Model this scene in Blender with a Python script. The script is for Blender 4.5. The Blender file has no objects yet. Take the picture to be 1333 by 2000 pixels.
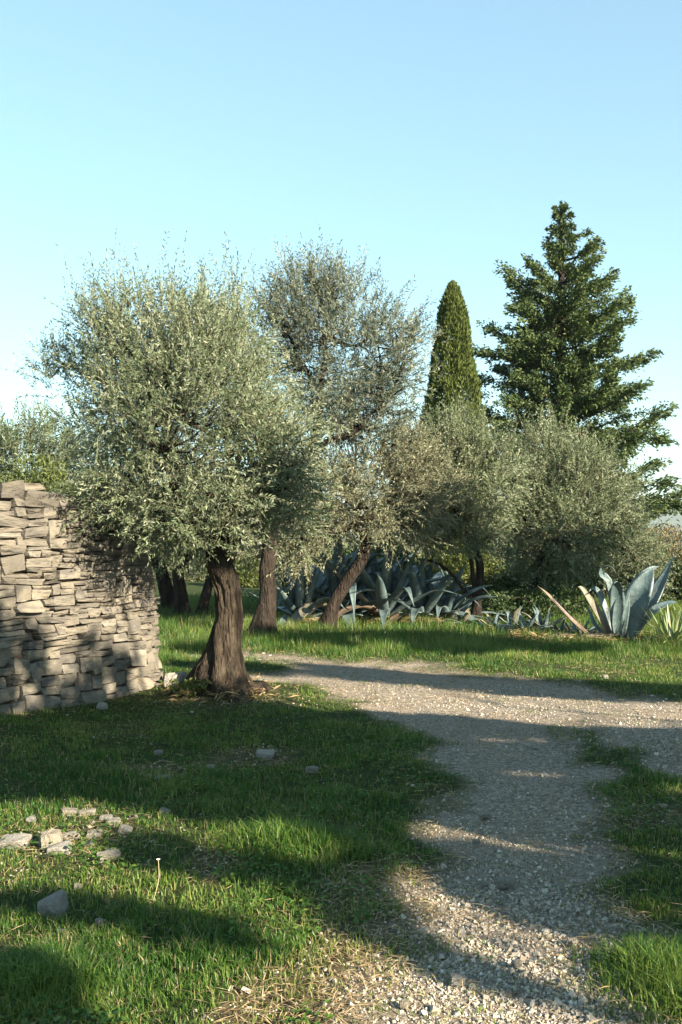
import bpy, math
import numpy as np
from mathutils import Vector, Matrix

rng = np.random.default_rng(11)
SC = bpy.context.scene
COL = SC.collection
PI = math.pi

# ------------------------------------------------------------------ camera, sky, sun, exposure
F, CX, HY, EYE = 1946.0, 666.5, 1020.0, 1.6          # photo pixels, eye height in metres
cam_d = bpy.data.cameras.new('camera')
cam = bpy.data.objects.new('camera', cam_d); COL.objects.link(cam)
cam.location = (0, 0, EYE)
cam.rotation_euler = (math.radians(90.59), 0, 0)
cam_d.sensor_fit = 'VERTICAL'; cam_d.sensor_height = 36; cam_d.lens = F / 2000 * 36
cam_d.clip_start = 0.05; cam_d.clip_end = 12000
SC.camera = cam

SUN_AZ, SUN_EL = 134.0, 23.0                          # clockwise from the view direction
w = bpy.data.worlds.new('World'); SC.world = w; w.use_nodes = True
nt = w.node_tree
bg = nt.nodes['Background']
sky = nt.nodes.new('ShaderNodeTexSky'); sky.sky_type = 'NISHITA'; sky.sun_disc = False
sky.sun_elevation = math.radians(SUN_EL); sky.sun_rotation = math.radians(SUN_AZ)
sky.altitude = 100; sky.air_density = 1.0; sky.dust_density = 0.1; sky.ozone_density = 1.0
tintn = nt.nodes.new('ShaderNodeMix'); tintn.data_type = 'RGBA'; tintn.blend_type = 'MULTIPLY'; tintn.inputs[0].default_value = 1
tintn.inputs[7].default_value = (.99, 1.30, 1.29, 1)      # one even tint and a softer gradient over the whole sky
gam = nt.nodes.new('ShaderNodeGamma'); gam.inputs[1].default_value = .62
nt.links.new(sky.outputs[0], gam.inputs[0]); nt.links.new(gam.outputs[0], tintn.inputs[6]); nt.links.new(tintn.outputs[2], bg.inputs[0]); bg.inputs[1].default_value = 0.085
sun_d = bpy.data.lights.new('sun', 'SUN'); sun = bpy.data.objects.new('sun', sun_d); COL.objects.link(sun)
sun_d.energy = 5.0; sun_d.angle = math.radians(0.55); sun_d.color = (1.0, 0.87, 0.68)
S = np.array([math.sin(math.radians(SUN_AZ)) * math.cos(math.radians(SUN_EL)),
              math.cos(math.radians(SUN_AZ)) * math.cos(math.radians(SUN_EL)), math.sin(math.radians(SUN_EL))])
sun.rotation_euler = Vector(S).to_track_quat('Z', 'Y').to_euler()
sun.location = (12, -12, 9)
SC.view_settings.view_transform = 'Standard'; SC.view_settings.look = 'None'
SC.view_settings.exposure = 2.1; SC.view_settings.gamma = 1.0
SC.view_settings.use_curve_mapping = False
SC.render.engine = 'CYCLES'
SC.cycles.use_denoising = True; SC.cycles.denoiser = 'OPENIMAGEDENOISE'
SC.cycles.max_bounces = 8; SC.cycles.transparent_max_bounces = 8

# ------------------------------------------------------------------ maths helpers
def nrm(a):
    return a / np.maximum(np.linalg.norm(a, axis=-1, keepdims=True), 1e-9)
def _hash(i, j, k, seed):
    n = (i * 374761393 + j * 668265263 + k * 2147483647 + seed * 974711) & 0xffffffff
    n = ((n ^ (n >> 13)) * 1274126177) & 0xffffffff
    return ((n ^ (n >> 16)) & 0xffff) / 65535.0
def vnoise(p, seed=0):
    p = np.asarray(p, float)
    i = np.floor(p).astype(np.int64); f = p - i; f = f * f * (3 - 2 * f)
    out = 0
    for dx in (0, 1):
        for dy in (0, 1):
            for dz in (0, 1):
                wgt = (f[..., 0] if dx else 1 - f[..., 0]) * (f[..., 1] if dy else 1 - f[..., 1]) * (f[..., 2] if dz else 1 - f[..., 2])
                out = out + wgt * _hash(i[..., 0] + dx, i[..., 1] + dy, i[..., 2] + dz, seed)
    return out
def fbm(p, seed=0, octv=4):
    p = np.asarray(p, float); a, s, t = 0.5, 0, 0
    for o in range(octv):
        s = s + a * vnoise(p * 2 ** o, seed + o); t += a; a *= 0.5
    return s / t
def n2(x, y, freq, seed=0, octv=3):
    return fbm(np.stack([x * freq, y * freq, np.zeros_like(x)], -1), seed, octv)
def gp(px, py):
    D = EYE * F / (py - HY); return ((px - CX) / F * D, D)
def at(px, py, D):
    return np.array([(px - CX) / F * D, D, EYE - (py - HY) / F * D])
def to_px(x, y, z):
    yy = np.maximum(y, 0.05)
    return CX + x / yy * F, HY + (EYE - z) / yy * F
def in_poly(poly, x, y):
    poly = np.asarray(poly, float); c = np.zeros(np.shape(x), bool); n = len(poly); j = n - 1
    for i in range(n):
        xi, yi = poly[i]; xj, yj = poly[j]
        if yi != yj:
            c ^= ((yi > y) != (yj > y)) & (x < (xj - xi) * (y - yi) / (yj - yi) + xi)
        j = i
    return c

# ------------------------------------------------------------------ where the gravel, the bare earth and the grass are (ground plan)
ROAD = [(-600, 1262), (100, 1262), (330, 1266), (480, 1272), (640, 1286), (800, 1299), (960, 1311), (1100, 1330), (1230, 1356), (1400, 1384),
        (1900, 1470), (1900, 1640), (1500, 1600), (1400, 1570), (1333, 1535), (1270, 1490), (1200, 1462), (1140, 1425), (1085, 1405),
        (1110, 1440), (1165, 1490), (1185, 1540), (1180, 1600), (1178, 1660), (1190, 1740), (1205, 1800), (1205, 1850), (1230, 1900), (1235, 2000),
        (1270, 2300), (1400, 3200), (1900, 6000), (500, 6000), (600, 3200), (690, 2300), (735, 2000), (765, 1900), (792, 1830), (830, 1760),
        (850, 1690), (872, 1620), (880, 1540), (868, 1480), (830, 1430), (770, 1392), (690, 1362), (590, 1335), (500, 1318),
        (560, 1313), (600, 1302), (560, 1296), (470, 1284), (330, 1277), (100, 1272), (-600, 1272)]
ROAD_W = np.array([gp(*p) for p in ROAD])
def gravel_mask(x, y):
    """0..1 share of gravel, wobbling along the edges"""
    wob = 0.10 + 0.018 * np.maximum(y, 0)
    acc = 0
    for k, (sx, sy) in enumerate(((0, 0), (.6, .3), (-.5, .5), (.2, -.7), (-.6, -.4))):
        dx = (n2(x, y, 2.3, 50, 3) - .5) * wob * 3.2 + sx * 0.16
        dy = (n2(x, y, 2.3, 60, 3) - .5) * wob * 3.2 + sy * 0.26
        acc = acc + in_poly(ROAD_W, x + dx, y + dy)
    m = acc / 5.0
    m = np.where(y < 0.6, ((x > -.35) & (x < 1.0)) * 1.0, m)
    return m
BARE = [gp(*p) for p in [(560, 1850), (640, 1800), (700, 1690), (780, 1660), (860, 1700), (800, 1800), (740, 1880), (660, 2050), (420, 2050), (440, 1930)]]
def bare_mask(x, y):
    b = in_poly(BARE, x + (n2(x, y, 3, 71) - .5) * .3, y + (n2(x, y, 3, 72) - .5) * .5) * 0.66
    # worn earth where the far track bends, and under the big olive
    tx, ty = gp(432, 1352)
    b = np.maximum(b, np.exp(-(((x - tx) / .55) ** 2 + ((y - ty + .1) / .6) ** 2)) * .9)
    rx, ry = gp(150, 1630)
    b = np.maximum(b, np.exp(-(((x - rx) / .45) ** 2 + ((y - ry) / .45) ** 2)) * .45)
    spots = np.clip((n2(x, y, 1.7, 80, 3) - .57) * 6, 0, 1) * .6
    return np.clip(np.maximum(b, spots), 0, 1)
def gz(x, y):
    x = np.asarray(x, float); y = np.asarray(y, float)
    z = 0.03 * np.sin(x * .9 + 1.3) * np.sin(y * .55 + .4) + 0.012 * np.sin(x * 2.7 + y * 1.9)
    far = np.clip((np.hypot(x, y) - 24) / 120, 0, 1)
    return z - 9.0 * far * far * (3 - 2 * far)
def gpz(px, py):
    x, y = gp(px, py); return np.array([x, y, float(gz(x, y))])

# ------------------------------------------------------------------ materials
def mat(name):
    m = bpy.data.materials.new(name); m.use_nodes = True
    t = m.node_tree; b = t.nodes['Principled BSDF']
    return m, t, b
def nd(t, kind, **kw):
    n = t.nodes.new(kind)
    for k, v in kw.items():
        if hasattr(n, k) and k not in n.inputs: setattr(n, k, v)
        else: n.inputs[k].default_value = v
    return n
def ramp(t, fac, stops):
    r = t.nodes.new('ShaderNodeValToRGB'); e = r.color_ramp.elements
    while len(e) < len(stops): e.new(0.5)
    for i, (p, c) in enumerate(stops):
        e[i].position = p; e[i].color = (*c, 1)
    t.links.new(fac, r.inputs[0]); return r.outputs[0]
def mix(t, fac, a, b, mode='MIX'):
    m = t.nodes.new('ShaderNodeMix'); m.data_type = 'RGBA'; m.blend_type = mode
    for sock, v in ((m.inputs[0], fac), (m.inputs[6], a), (m.inputs[7], b)):
        if isinstance(v, (int, float)): sock.default_value = v
        elif isinstance(v, tuple): sock.default_value = (*v, 1)
        else: t.links.new(v, sock)
    return m.outputs[2]
def noise(t, scale, detail=4, rough=.6, co=None, vec=None):
    n = nd(t, 'ShaderNodeTexNoise', Scale=scale, Detail=detail, Roughness=rough)
    if vec is not None: t.links.new(vec, n.inputs['Vector'])
    return n.outputs['Fac']
def coords(t, which='Object', scale=(1, 1, 1)):
    c = t.nodes.new('ShaderNodeTexCoord'); m = t.nodes.new('ShaderNodeMapping')
    m.inputs['Scale'].default_value = scale
    t.links.new(c.outputs[which], m.inputs[0]); return m.outputs[0]
def bump(t, b, height, strength, dist):
    n = nd(t, 'ShaderNodeBump', Strength=strength, Distance=dist)
    t.links.new(height, n.inputs['Height']); t.links.new(n.outputs[0], b.inputs['Normal'])
def leaf_mat(name, stops, trans=.3, rough=.5, spec=.3, warm=.35):
    m, t, b = mat(name)
    a = t.nodes.new('ShaderNodeAttribute'); a.attribute_name = 'tone'
    c = ramp(t, a.outputs['Fac'], stops)
    t.links.new(c, b.inputs['Base Color']); b.inputs['Roughness'].default_value = rough
    b.inputs['Specular IOR Level'].default_value = spec
    tr = t.nodes.new('ShaderNodeBsdfTranslucent'); t.links.new(mix(t, warm, c, (.5, .6, .08), 'MULTIPLY'), tr.inputs[0])
    ms = t.nodes.new('ShaderNodeMixShader'); ms.inputs[0].default_value = trans
    t.links.new(b.outputs[0], ms.inputs[1]); t.links.new(tr.outputs[0], ms.inputs[2])
    t.links.new(ms.outputs[0], t.nodes['Material Output'].inputs[0])
    return m
M = {}
M['olive'] = leaf_mat('olive_leaf', [(0, (0.040, 0.065, 0.028)), (.45, (0.104, 0.137, 0.069)), (.75, (0.172, 0.202, 0.117)), (1, (0.320, 0.337, 0.248))], .25, .58, .25, .15)
M['olive_gold'] = leaf_mat('olive_leaf_pale', [(0, (0.060, 0.069, 0.037)), (.45, (0.145, 0.153, 0.092)), (.75, (0.235, 0.235, 0.151)), (1, (0.370, 0.357, 0.259))], .25, .58, .25, .15)
M['olive_dark'] = leaf_mat('olive_leaf_dark', [(0, (0.036, 0.055, 0.037)), (.45, (0.078, 0.100, 0.067)), (.75, (0.145, 0.168, 0.117)), (1, (0.330, 0.337, 0.259))], .22, .58, .25, .1)
M['cypress'] = leaf_mat('cypress_spray', [(0, (0.023, 0.037, 0.009)), (.5, (0.062, 0.085, 0.017)), (1, (0.112, 0.132, 0.030))], .15, .6, .2)
M['conifer'] = leaf_mat('conifer_spray', [(0, (0.024, 0.046, 0.018)), (.5, (0.058, 0.090, 0.028)), (1, (0.121, 0.149, 0.050))], .15, .6, .2)
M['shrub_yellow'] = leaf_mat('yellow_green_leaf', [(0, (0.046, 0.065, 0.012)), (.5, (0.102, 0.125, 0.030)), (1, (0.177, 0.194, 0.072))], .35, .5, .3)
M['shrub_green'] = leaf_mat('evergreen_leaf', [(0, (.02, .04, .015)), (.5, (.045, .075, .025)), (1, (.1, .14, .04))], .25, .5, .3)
M['shrub_brown'] = leaf_mat('heather_leaf', [(0, (.09, .07, .035)), (.5, (.19, .15, .075)), (1, (.3, .25, .13))], .2, .6, .2)
M['shrub_grey'] = leaf_mat('grey_green_leaf', [(0, (0.063, 0.077, 0.035)), (.5, (0.126, 0.140, 0.070)), (1, (0.210, 0.217, 0.126))], .25, .5, .3)
M['grass'] = leaf_mat('grass_blade', [(0, (.013, .052, .010)), (.4, (.042, .112, .018)), (.7, (.130, .205, .034)), (.86, (.23, .25, .066)), (.93, (.27, .225, .11)), (1, (.35, .29, .16))], .4, .45, .3)
M['straw'] = leaf_mat('straw_blade', [(0, (.13, .08, .04)), (.5, (.32, .23, .12)), (1, (.52, .42, .25))], .15, .6, .2)
M['yucca'] = leaf_mat('yucca_leaf', [(0, (.08, .13, .05)), (.6, (.17, .23, .09)), (1, (.36, .34, .16))], .15, .45, .4)

def bark_mat(name, dark, mid, light, scale=1.0):
    m, t, b = mat(name)
    v = coords(t, 'Object', (9 * scale, 9 * scale, 2.2 * scale)); n1 = noise(t, 1.6, 8, .68, vec=v)
    v2 = coords(t, 'Object', (1, 1, 1)); nn2 = noise(t, 5.0, 4, .6, vec=v2)
    vo = nd(t, 'ShaderNodeTexVoronoi', Scale=3.2); vo.feature = 'DISTANCE_TO_EDGE'; t.links.new(v, vo.inputs['Vector'])
    c = ramp(t, n1, [(.28, dark), (.52, mid), (.72, light)])
    c = mix(t, ramp(t, nn2, [(.42, (0, 0, 0)), (.66, (1, 1, 1))]), c, mix(t, .5, c, light))
    t.links.new(c, b.inputs['Base Color']); b.inputs['Roughness'].default_value = .9; b.inputs['Specular IOR Level'].default_value = .15
    mul = nd(t, 'ShaderNodeMath', operation='MULTIPLY_ADD'); t.links.new(vo.outputs['Distance'], mul.inputs[0]); mul.inputs[1].default_value = .8; t.links.new(n1, mul.inputs[2])
    bump(t, b, mul.outputs[0], 1.0, .06)
    return m
M['bark'] = bark_mat('olive_bark', (0.008, 0.006, 0.004), (0.031, 0.024, 0.017), (0.089, 0.069, 0.049))
M['bark_dark'] = bark_mat('dark_bark', (0.009, 0.007, 0.005), (0.025, 0.019, 0.015), (0.058, 0.045, 0.034))

m, t, b = mat('limestone'); M['stone'] = m
oi = t.nodes.new('ShaderNodeObjectInfo')
v = coords(t, 'Object'); vadd = nd(t, 'ShaderNodeVectorMath', operation='ADD'); t.links.new(v, vadd.inputs[0])
vm = nd(t, 'ShaderNodeVectorMath', operation='SCALE'); t.links.new(oi.outputs['Random'], vm.inputs['Scale']); vm.inputs[0].default_value = (37, 19, 53); t.links.new(vm.outputs[0], vadd.inputs[1])
v = vadd.outputs[0]
tint = ramp(t, oi.outputs['Random'], [(0, (.082, .074, .062)), (.22, (.165, .148, .118)), (.4, (.112, .104, .090)), (.6, (.200, .176, .138)), (.8, (.135, .118, .092)), (1, (.225, .205, .172))])
nA = noise(t, 1.6, 4, .6, vec=v); nB = noise(t, 4.5, 4, .6, vec=v); nC = noise(t, 1.1, 3, .5, vec=v)
c = mix(t, ramp(t, nA, [(.38, (.0, .0, .0)), (.75, (.55, .55, .55))]), tint, (.160, .142, .104))
c = mix(t, ramp(t, nC, [(.46, (0, 0, 0)), (.64, (.8, .8, .8))]), c, (.082, .076, .068))
c = mix(t, ramp(t, nB, [(.64, (0, 0, 0)), (.74, (.85, .85, .85))]), c, (.28, .265, .23))
c = mix(t, ramp(t, nB, [(.26, (.8, .8, .8)), (.40, (0, 0, 0))]), c, (.10, .088, .075))
t.links.new(c, b.inputs['Base Color']); b.inputs['Roughness'].default_value = .92; b.inputs['Specular IOR Level'].default_value = .2
bsum = nd(t, 'ShaderNodeMath', operation='ADD'); t.links.new(nA, bsum.inputs[0]); t.links.new(nB, bsum.inputs[1])
bump(t, b, bsum.outputs[0], .7, .03)

m, t, b = mat('field_stone'); M['rock'] = m
v = coords(t, 'Object'); oi = t.nodes.new('ShaderNodeObjectInfo')
nA = noise(t, 3.0, 6, .7, vec=v)
c = ramp(t, nA, [(.3, (.09, .08, .062)), (.5, (.22, .20, .165)), (.7, (.36, .335, .285))])
c = mix(t, .55, c, ramp(t, oi.outputs['Random'], [(0, (.3, .3, .285)), (.5, (.36, .31, .23)), (1, (.45, .43, .39))]))
t.links.new(c, b.inputs['Base Color']); b.inputs['Roughness'].default_value = .9; b.inputs['Specular IOR Level'].default_value = .2
bump(t, b, nA, .8, .1)

m, t, b = mat('rubble_core'); M['core'] = m
v = coords(t, 'Object'); nA = noise(t, 9, 5, .7, vec=v)
t.links.new(ramp(t, nA, [(.3, (.025, .02, .015)), (.7, (.08, .065, .05))]), b.inputs['Base Color']); b.inputs['Roughness'].default_value = .95
bump(t, b, nA, 1, .05)

m, t, b = mat('pebble'); M['pebble'] = m
a = t.nodes.new('ShaderNodeAttribute'); a.attribute_name = 'tone'
t.links.new(ramp(t, a.outputs['Fac'], [(0, (.16, .132, .104)), (.3, (.28, .24, .19)), (.6, (.375, .328, .265)), (.85, (.45, .40, .333)), (1, (.55, .51, .44))]), b.inputs['Base Color'])
b.inputs['Roughness'].default_value = .85; b.inputs['Specular IOR Level'].default_value = .25

m, t, b = mat('earth_and_gravel'); M['ground'] = m
v = coords(t, 'Object')
at_g = t.nodes.new('ShaderNodeAttribute'); at_g.attribute_name = 'gravel'
at_b = t.nodes.new('ShaderNodeAttribute'); at_b.attribute_name = 'bare'
nS = noise(t, 1.1, 5, .6, vec=v); nM = noise(t, 14, 5, .7, vec=v); nF = noise(t, 70, 3, .7, vec=v); nX = noise(t, 38, 6, .75, vec=v)
vo = nd(t, 'ShaderNodeTexVoronoi', Scale=46); t.links.new(v, vo.inputs['Vector'])
sep = t.nodes.new('ShaderNodeSeparateColor'); t.links.new(vo.outputs['Color'], sep.inputs[0])
grav = ramp(t, sep.outputs[0], [(0, (.19, .158, .122)), (.5, (.32, .275, .222)), (1, (.45, .40, .335))])
grav = mix(t, ramp(t, nX, [(.34, (.9, .9, .9)), (.55, (0, 0, 0))]), grav, (.15, .12, .09))
grav = mix(t, ramp(t, nS, [(.42, (0, 0, 0)), (.7, (.7, .7, .7))]), grav, (.29, .225, .16))
earth = ramp(t, nM, [(.3, (.07, .045, .028)), (.5, (.12, .085, .052)), (.72, (.25, .19, .122))])
turf = ramp(t, nM, [(.3, (0.018, 0.029, 0.008)), (.55, (0.040, 0.060, 0.014)), (.75, (0.104, 0.092, 0.036))])
c = mix(t, at_b.outputs['Fac'], turf, earth)
c = mix(t, at_g.outputs['Fac'], c, grav)
t.links.new(c, b.inputs['Base Color']); b.inputs['Roughness'].default_value = .95; b.inputs['Specular IOR Level'].default_value = .15
ad = nd(t, 'ShaderNodeMath', operation='ADD'); t.links.new(nX, ad.inputs[0]); t.links.new(nF, ad.inputs[1])
bump(t, b, ad.outputs[0], .9, .03)

def agave_mat(name, ca, cb, cc):
    m, t, b = mat(name); v = coords(t, 'Object'); n1 = noise(t, 4, 5, .6, vec=v); nn = noise(t, 22, 4, .65, vec=v)
    c = ramp(t, n1, [(.3, ca), (.55, cb), (.75, cc)])
    c = mix(t, ramp(t, nn, [(.58, (0, 0, 0)), (.75, (.6, .6, .6))]), c, (.22, .19, .12))
    t.links.new(c, b.inputs['Base Color']); b.inputs['Roughness'].default_value = .42; b.inputs['Specular IOR Level'].default_value = .45
    bump(t, b, nn, .4, .03); return m
M['agave'] = agave_mat('agave_leaf', (0.046, 0.079, 0.081), (0.092, 0.133, 0.133), (0.178, 0.218, 0.207))
M['agave_old'] = agave_mat('agave_old_leaf', (0.079, 0.073, 0.054), (0.147, 0.134, 0.095), (0.189, 0.202, 0.161))
M['agave_dead'] = agave_mat('agave_dead_leaf', (0.054, 0.037, 0.026), (0.114, 0.084, 0.056), (0.198, 0.155, 0.106))
m, t, b = mat('petal'); b.inputs['Base Color'].default_value = (.82, .74, .72, 1); b.inputs['Roughness'].default_value = .7; M['petal'] = m
m, t, b = mat('dry_stem'); b.inputs['Base Color'].default_value = (.36, .30, .17, 1); b.inputs['Roughness'].default_value = .8; M['stem'] = m
m, t, b = mat('green_shoot'); b.inputs['Base Color'].default_value = (.150, .138, .082, 1); b.inputs['Roughness'].default_value = .8; M['shoot'] = m
m, t, b = mat('hillside'); v = coords(t, 'Object'); nA = noise(t, .02, 6, .6, vec=v)
t.links.new(ramp(t, nA, [(.3, (.03, .05, .025)), (.6, (.07, .09, .04)), (.8, (.16, .14, .09))]), b.inputs['Base Color']); b.inputs['Roughness'].default_value = 1; M['hill'] = m

# ------------------------------------------------------------------ object helpers
def tag(o, label=None, cat=None, group=None, kind=None):
    if label: o['label'] = label
    if cat: o['category'] = cat
    if group: o['group'] = group
    if kind: o['kind'] = kind
    return o
def thing(name, loc, label, cat, group=None):
    o = bpy.data.objects.new(name, None); o.empty_display_size = .2; COL.objects.link(o)
    o.location = tuple(float(c) for c in loc); return tag(o, label, cat, group)
def make_mesh(name, verts, faces, mats, smooth=False, fattr=None, vattr=None, midx=None):
    """faces: list of int arrays (n,3) or (n,4)"""
    me = bpy.data.meshes.new(name)
    verts = np.asarray(verts, np.float32)
    faces = [np.asarray(f, np.int32) for f in faces if len(f)]
    me.vertices.add(len(verts)); me.vertices.foreach_set('co', verts.ravel())
    tot = np.concatenate([np.full(len(f), f.shape[1], np.int32) for f in faces])
    loops = np.concatenate([f.ravel() for f in faces])
    st = np.zeros(len(tot), np.int32); st[1:] = np.cumsum(tot)[:-1]
    me.loops.add(len(loops)); me.loops.foreach_set('vertex_index', loops)
    me.polygons.add(len(tot)); me.polygons.foreach_set('loop_start', st); me.polygons.foreach_set('loop_total', tot)
    for mm in mats: me.materials.append(mm)
    if midx is not None: me.polygons.foreach_set('material_index', np.asarray(midx, np.int32))
    me.polygons.foreach_set('use_smooth', np.full(len(tot), smooth, bool))
    for k, a in (fattr or {}).items():
        at_ = me.attributes.new(k, 'FLOAT', 'FACE'); at_.data.foreach_set('value', np.asarray(a, np.float32))
    for k, a in (vattr or {}).items():
        at_ = me.attributes.new(k, 'FLOAT', 'POINT'); at_.data.foreach_set('value', np.asarray(a, np.float32))
    me.update(calc_edges=True)
    return me
def place(name, me, parent=None, loc=(0, 0, 0)):
    o = bpy.data.objects.new(name, me); COL.objects.link(o); o.location = tuple(float(c) for c in loc)
    if parent is not None: o.parent = parent
    return o
def part(name, verts, faces, mats, root, smooth=False, kind=None, **kw):
    """verts in world space; the part is stored relative to its thing's base"""
    v = np.asarray(verts, float) - np.array(root.location)
    o = place(name, make_mesh(name, v, faces, mats, smooth, **kw), root)
    if kind: o['kind'] = kind
    return o
class Acc:
    def __init__(s): s.v = []; s.f = {3: [], 4: []}; s.n = 0
    def add(s, v, *faces):
        v = np.asarray(v, float)
        for f in faces:
            f = np.asarray(f, np.int64)
            if len(f): s.f[f.shape[1]].append(f + s.n)
        s.v.append(v); s.n += len(v)
    def get(s):
        return np.concatenate(s.v), [np.concatenate(x) for x in (s.f[3], s.f[4]) if x]
def catmull(P, n):
    P = np.asarray(P, float)
    if len(P) == 2: return P[0] + (P[1] - P[0]) * np.linspace(0, 1, n)[:, None]
    Q = np.vstack([2 * P[0] - P[1], P, 2 * P[-1] - P[-2]])
    u = np.linspace(0, len(P) - 1 - 1e-6, n); i = u.astype(int); f = (u - i)[:, None]
    p0, p1, p2, p3 = Q[i], Q[i + 1], Q[i + 2], Q[i + 3]
    return .5 * (2 * p1 + (p2 - p0) * f + (2 * p0 - 5 * p1 + 4 * p2 - p3) * f ** 2 + (3 * p1 - p0 - 3 * p2 + p3) * f ** 3)
def frames(P):
    T = nrm(np.gradient(P, axis=0)); ref = np.array([0.3, 1, 0.15]); U = np.zeros_like(P)
    u = ref - T[0] * ref.dot(T[0]); u /= np.linalg.norm(u)
    for i in range(len(P)):
        u = u - T[i] * u.dot(T[i]); u /= max(np.linalg.norm(u), 1e-9); U[i] = u
    return T, U, np.cross(T, U)
def tube(P, R, seg=6, cap=True):
    P = np.asarray(P, float); R = np.asarray(R, float) * np.ones(len(P)); T, U, V = frames(P)
    a = np.linspace(0, 2 * PI, seg, endpoint=False)
    ring = U[:, None] * np.cos(a)[None, :, None] + V[:, None] * np.sin(a)[None, :, None]
    v = (P[:, None] + ring * R[:, None, None]).reshape(-1, 3)
    i = np.arange(len(P) - 1)[:, None] * seg; j = np.arange(seg)[None]; k = (j + 1) % seg
    q = np.stack([i + j, i + k, i + seg + k, i + seg + j], -1).reshape(-1, 4)
    return v, q

# ------------------------------------------------------------------ foliage
def leaf_quads(base, d, length, width, fold=.15, up=None):
    n = len(base)
    r = rng.normal(size=(n, 3))
    if up is not None: r = r * (1 - up) + np.array([0, 0, 1.0]) * up * 2
    side = nrm(np.cross(d, r)); nn = np.cross(side, d)
    L = (length * np.ones(n))[:, None]; W = (width * np.ones(n))[:, None] * .5
    mid = base + d * L * .48 + nn * W * fold
    tip = base + d * L - np.array([0, 0, 1]) * L * rng.uniform(0, .15, (n, 1))
    v = np.stack([base, mid - side * W, tip, mid + side * W], 1).reshape(-1, 3)
    return v, np.arange(4 * n).reshape(-1, 4)
def twig_leaves(base, d, L, bend, nleaf, leaf_l, leaf_w):
    """leaves in opposite pairs along curved shoots; returns verts, quads, per-leaf twig index"""
    n = len(base); t = np.linspace(.06, 1.0, nleaf)[None, :, None] + rng.normal(0, .02, (n, nleaf, 1))
    pos = base[:, None] + d[:, None] * L[:, None, None] * t + bend[:, None] * L[:, None, None] * t ** 2
    tan = nrm(d[:, None] + 2 * bend[:, None] * t)
    r = nrm(np.cross(tan, rng.normal(size=(n, 1, 3)) * np.ones((n, nleaf, 3)) + rng.normal(size=(n, nleaf, 3)) * .35))
    r[:, 1::2] *= -1
    a = np.radians(rng.uniform(22, 62, (n, nleaf, 1)))
    ld = nrm(tan * np.cos(a) + r * np.sin(a))
    sz = rng.uniform(.65, 1.15, n * nleaf) * np.repeat(rng.uniform(.85, 1.15, n), nleaf)
    v, q = leaf_quads(pos.reshape(-1, 3), ld.reshape(-1, 3), leaf_l * sz, leaf_w * sz)
    return v, q, np.repeat(np.arange(n), nleaf)
def twig_stems(base, d, L, bend, r0):
    n = len(base); a = np.array([0, 2 * PI / 3, 4 * PI / 3])
    u = nrm(np.cross(d, rng.normal(size=(n, 3)))); w_ = np.cross(d, u)
    ring = u[:, None] * np.cos(a)[None, :, None] + w_[:, None] * np.sin(a)[None, :, None]
    m_ = base + d * L[:, None] * .5 + bend * L[:, None] * .25; tip = base + d * L[:, None] * .97 + bend * L[:, None] * .94
    v = np.concatenate([base[:, None] + ring * r0, m_[:, None] + ring * r0 * .7, tip[:, None]], 1).reshape(-1, 3)
    o = np.arange(n)[:, None, None] * 7
    q = (np.array([[0, 1, 4, 3], [1, 2, 5, 4], [2, 0, 3, 5]])[None] + o).reshape(-1, 4)
    t3 = (np.array([[3, 4, 6], [4, 5, 6], [5, 3, 6]])[None] + o).reshape(-1, 3)
    return v, q, t3
def in_lobes(lobes, n, shell=.35):
    """points in a union of ellipsoids (centre, radii), pushed towards the outside"""
    wts = np.array([np.prod(r) ** .75 for _, r in lobes]); wts /= wts.sum()
    k = rng.choice(len(lobes), n, p=wts)
    C = np.array([c for c, _ in lobes])[k]; R = np.array([r for _, r in lobes])[k]
    u = nrm(rng.normal(size=(n, 3))); rad = (rng.uniform(shell ** 2.2, 1, n)) ** (1 / 2.2)
    return C + u * R * rad[:, None], k, rad
def trunk_mesh(P, R, seg, nring, gnarl=.12, flare=0.0, seed=3, lob=5):
    C = catmull(P, nring); rr = np.interp(np.linspace(0, 1, nring), np.linspace(0, 1, len(R)), R)
    v, q = tube(C, rr, seg); v = v.reshape(nring, seg, 3)
    a = np.linspace(0, 2 * PI, seg, endpoint=False)[None]; tt = np.linspace(0, 1, nring)[:, None]
    d = v - C[:, None]
    pn = np.stack([np.cos(a + tt * 1.2) * 1.9 * np.ones_like(tt), np.sin(a + tt * 1.2) * 1.9 * np.ones_like(tt), tt * 5 + 0 * a], -1)
    k = 1 + gnarl * 2.4 * (fbm(pn, seed, 4) - .5)
    fine = np.stack([np.cos(a + tt * .8) * 6 * np.ones_like(tt), np.sin(a + tt * .8) * 6 * np.ones_like(tt), tt * 9 + 0 * a], -1)
    k = k + gnarl * .8 * (vnoise(fine, seed + 9) - .5)
    k = k + flare * np.exp(-tt * 9) * (.35 + .65 * np.cos(lob * a + seed + 1.3 * np.sin(2 * a)))
    if gnarl > .3:                                   # burrs and hollows of an old trunk
        rb = np.random.default_rng(seed + 77)
        for _ in range(16):
            a0, t0, s_ = rb.uniform(0, 2 * PI), rb.uniform(.12, .95), rb.uniform(.025, .06)
            da = np.angle(np.exp(1j * (a - a0)))
            k = k + rb.uniform(-.16, .24) * np.exp(-((da / rb.uniform(.25, .55)) ** 2 + ((tt - t0) / s_) ** 2))
    return (C[:, None] + d * k[..., None]).reshape(-1, 3), q, C, rr

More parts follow.
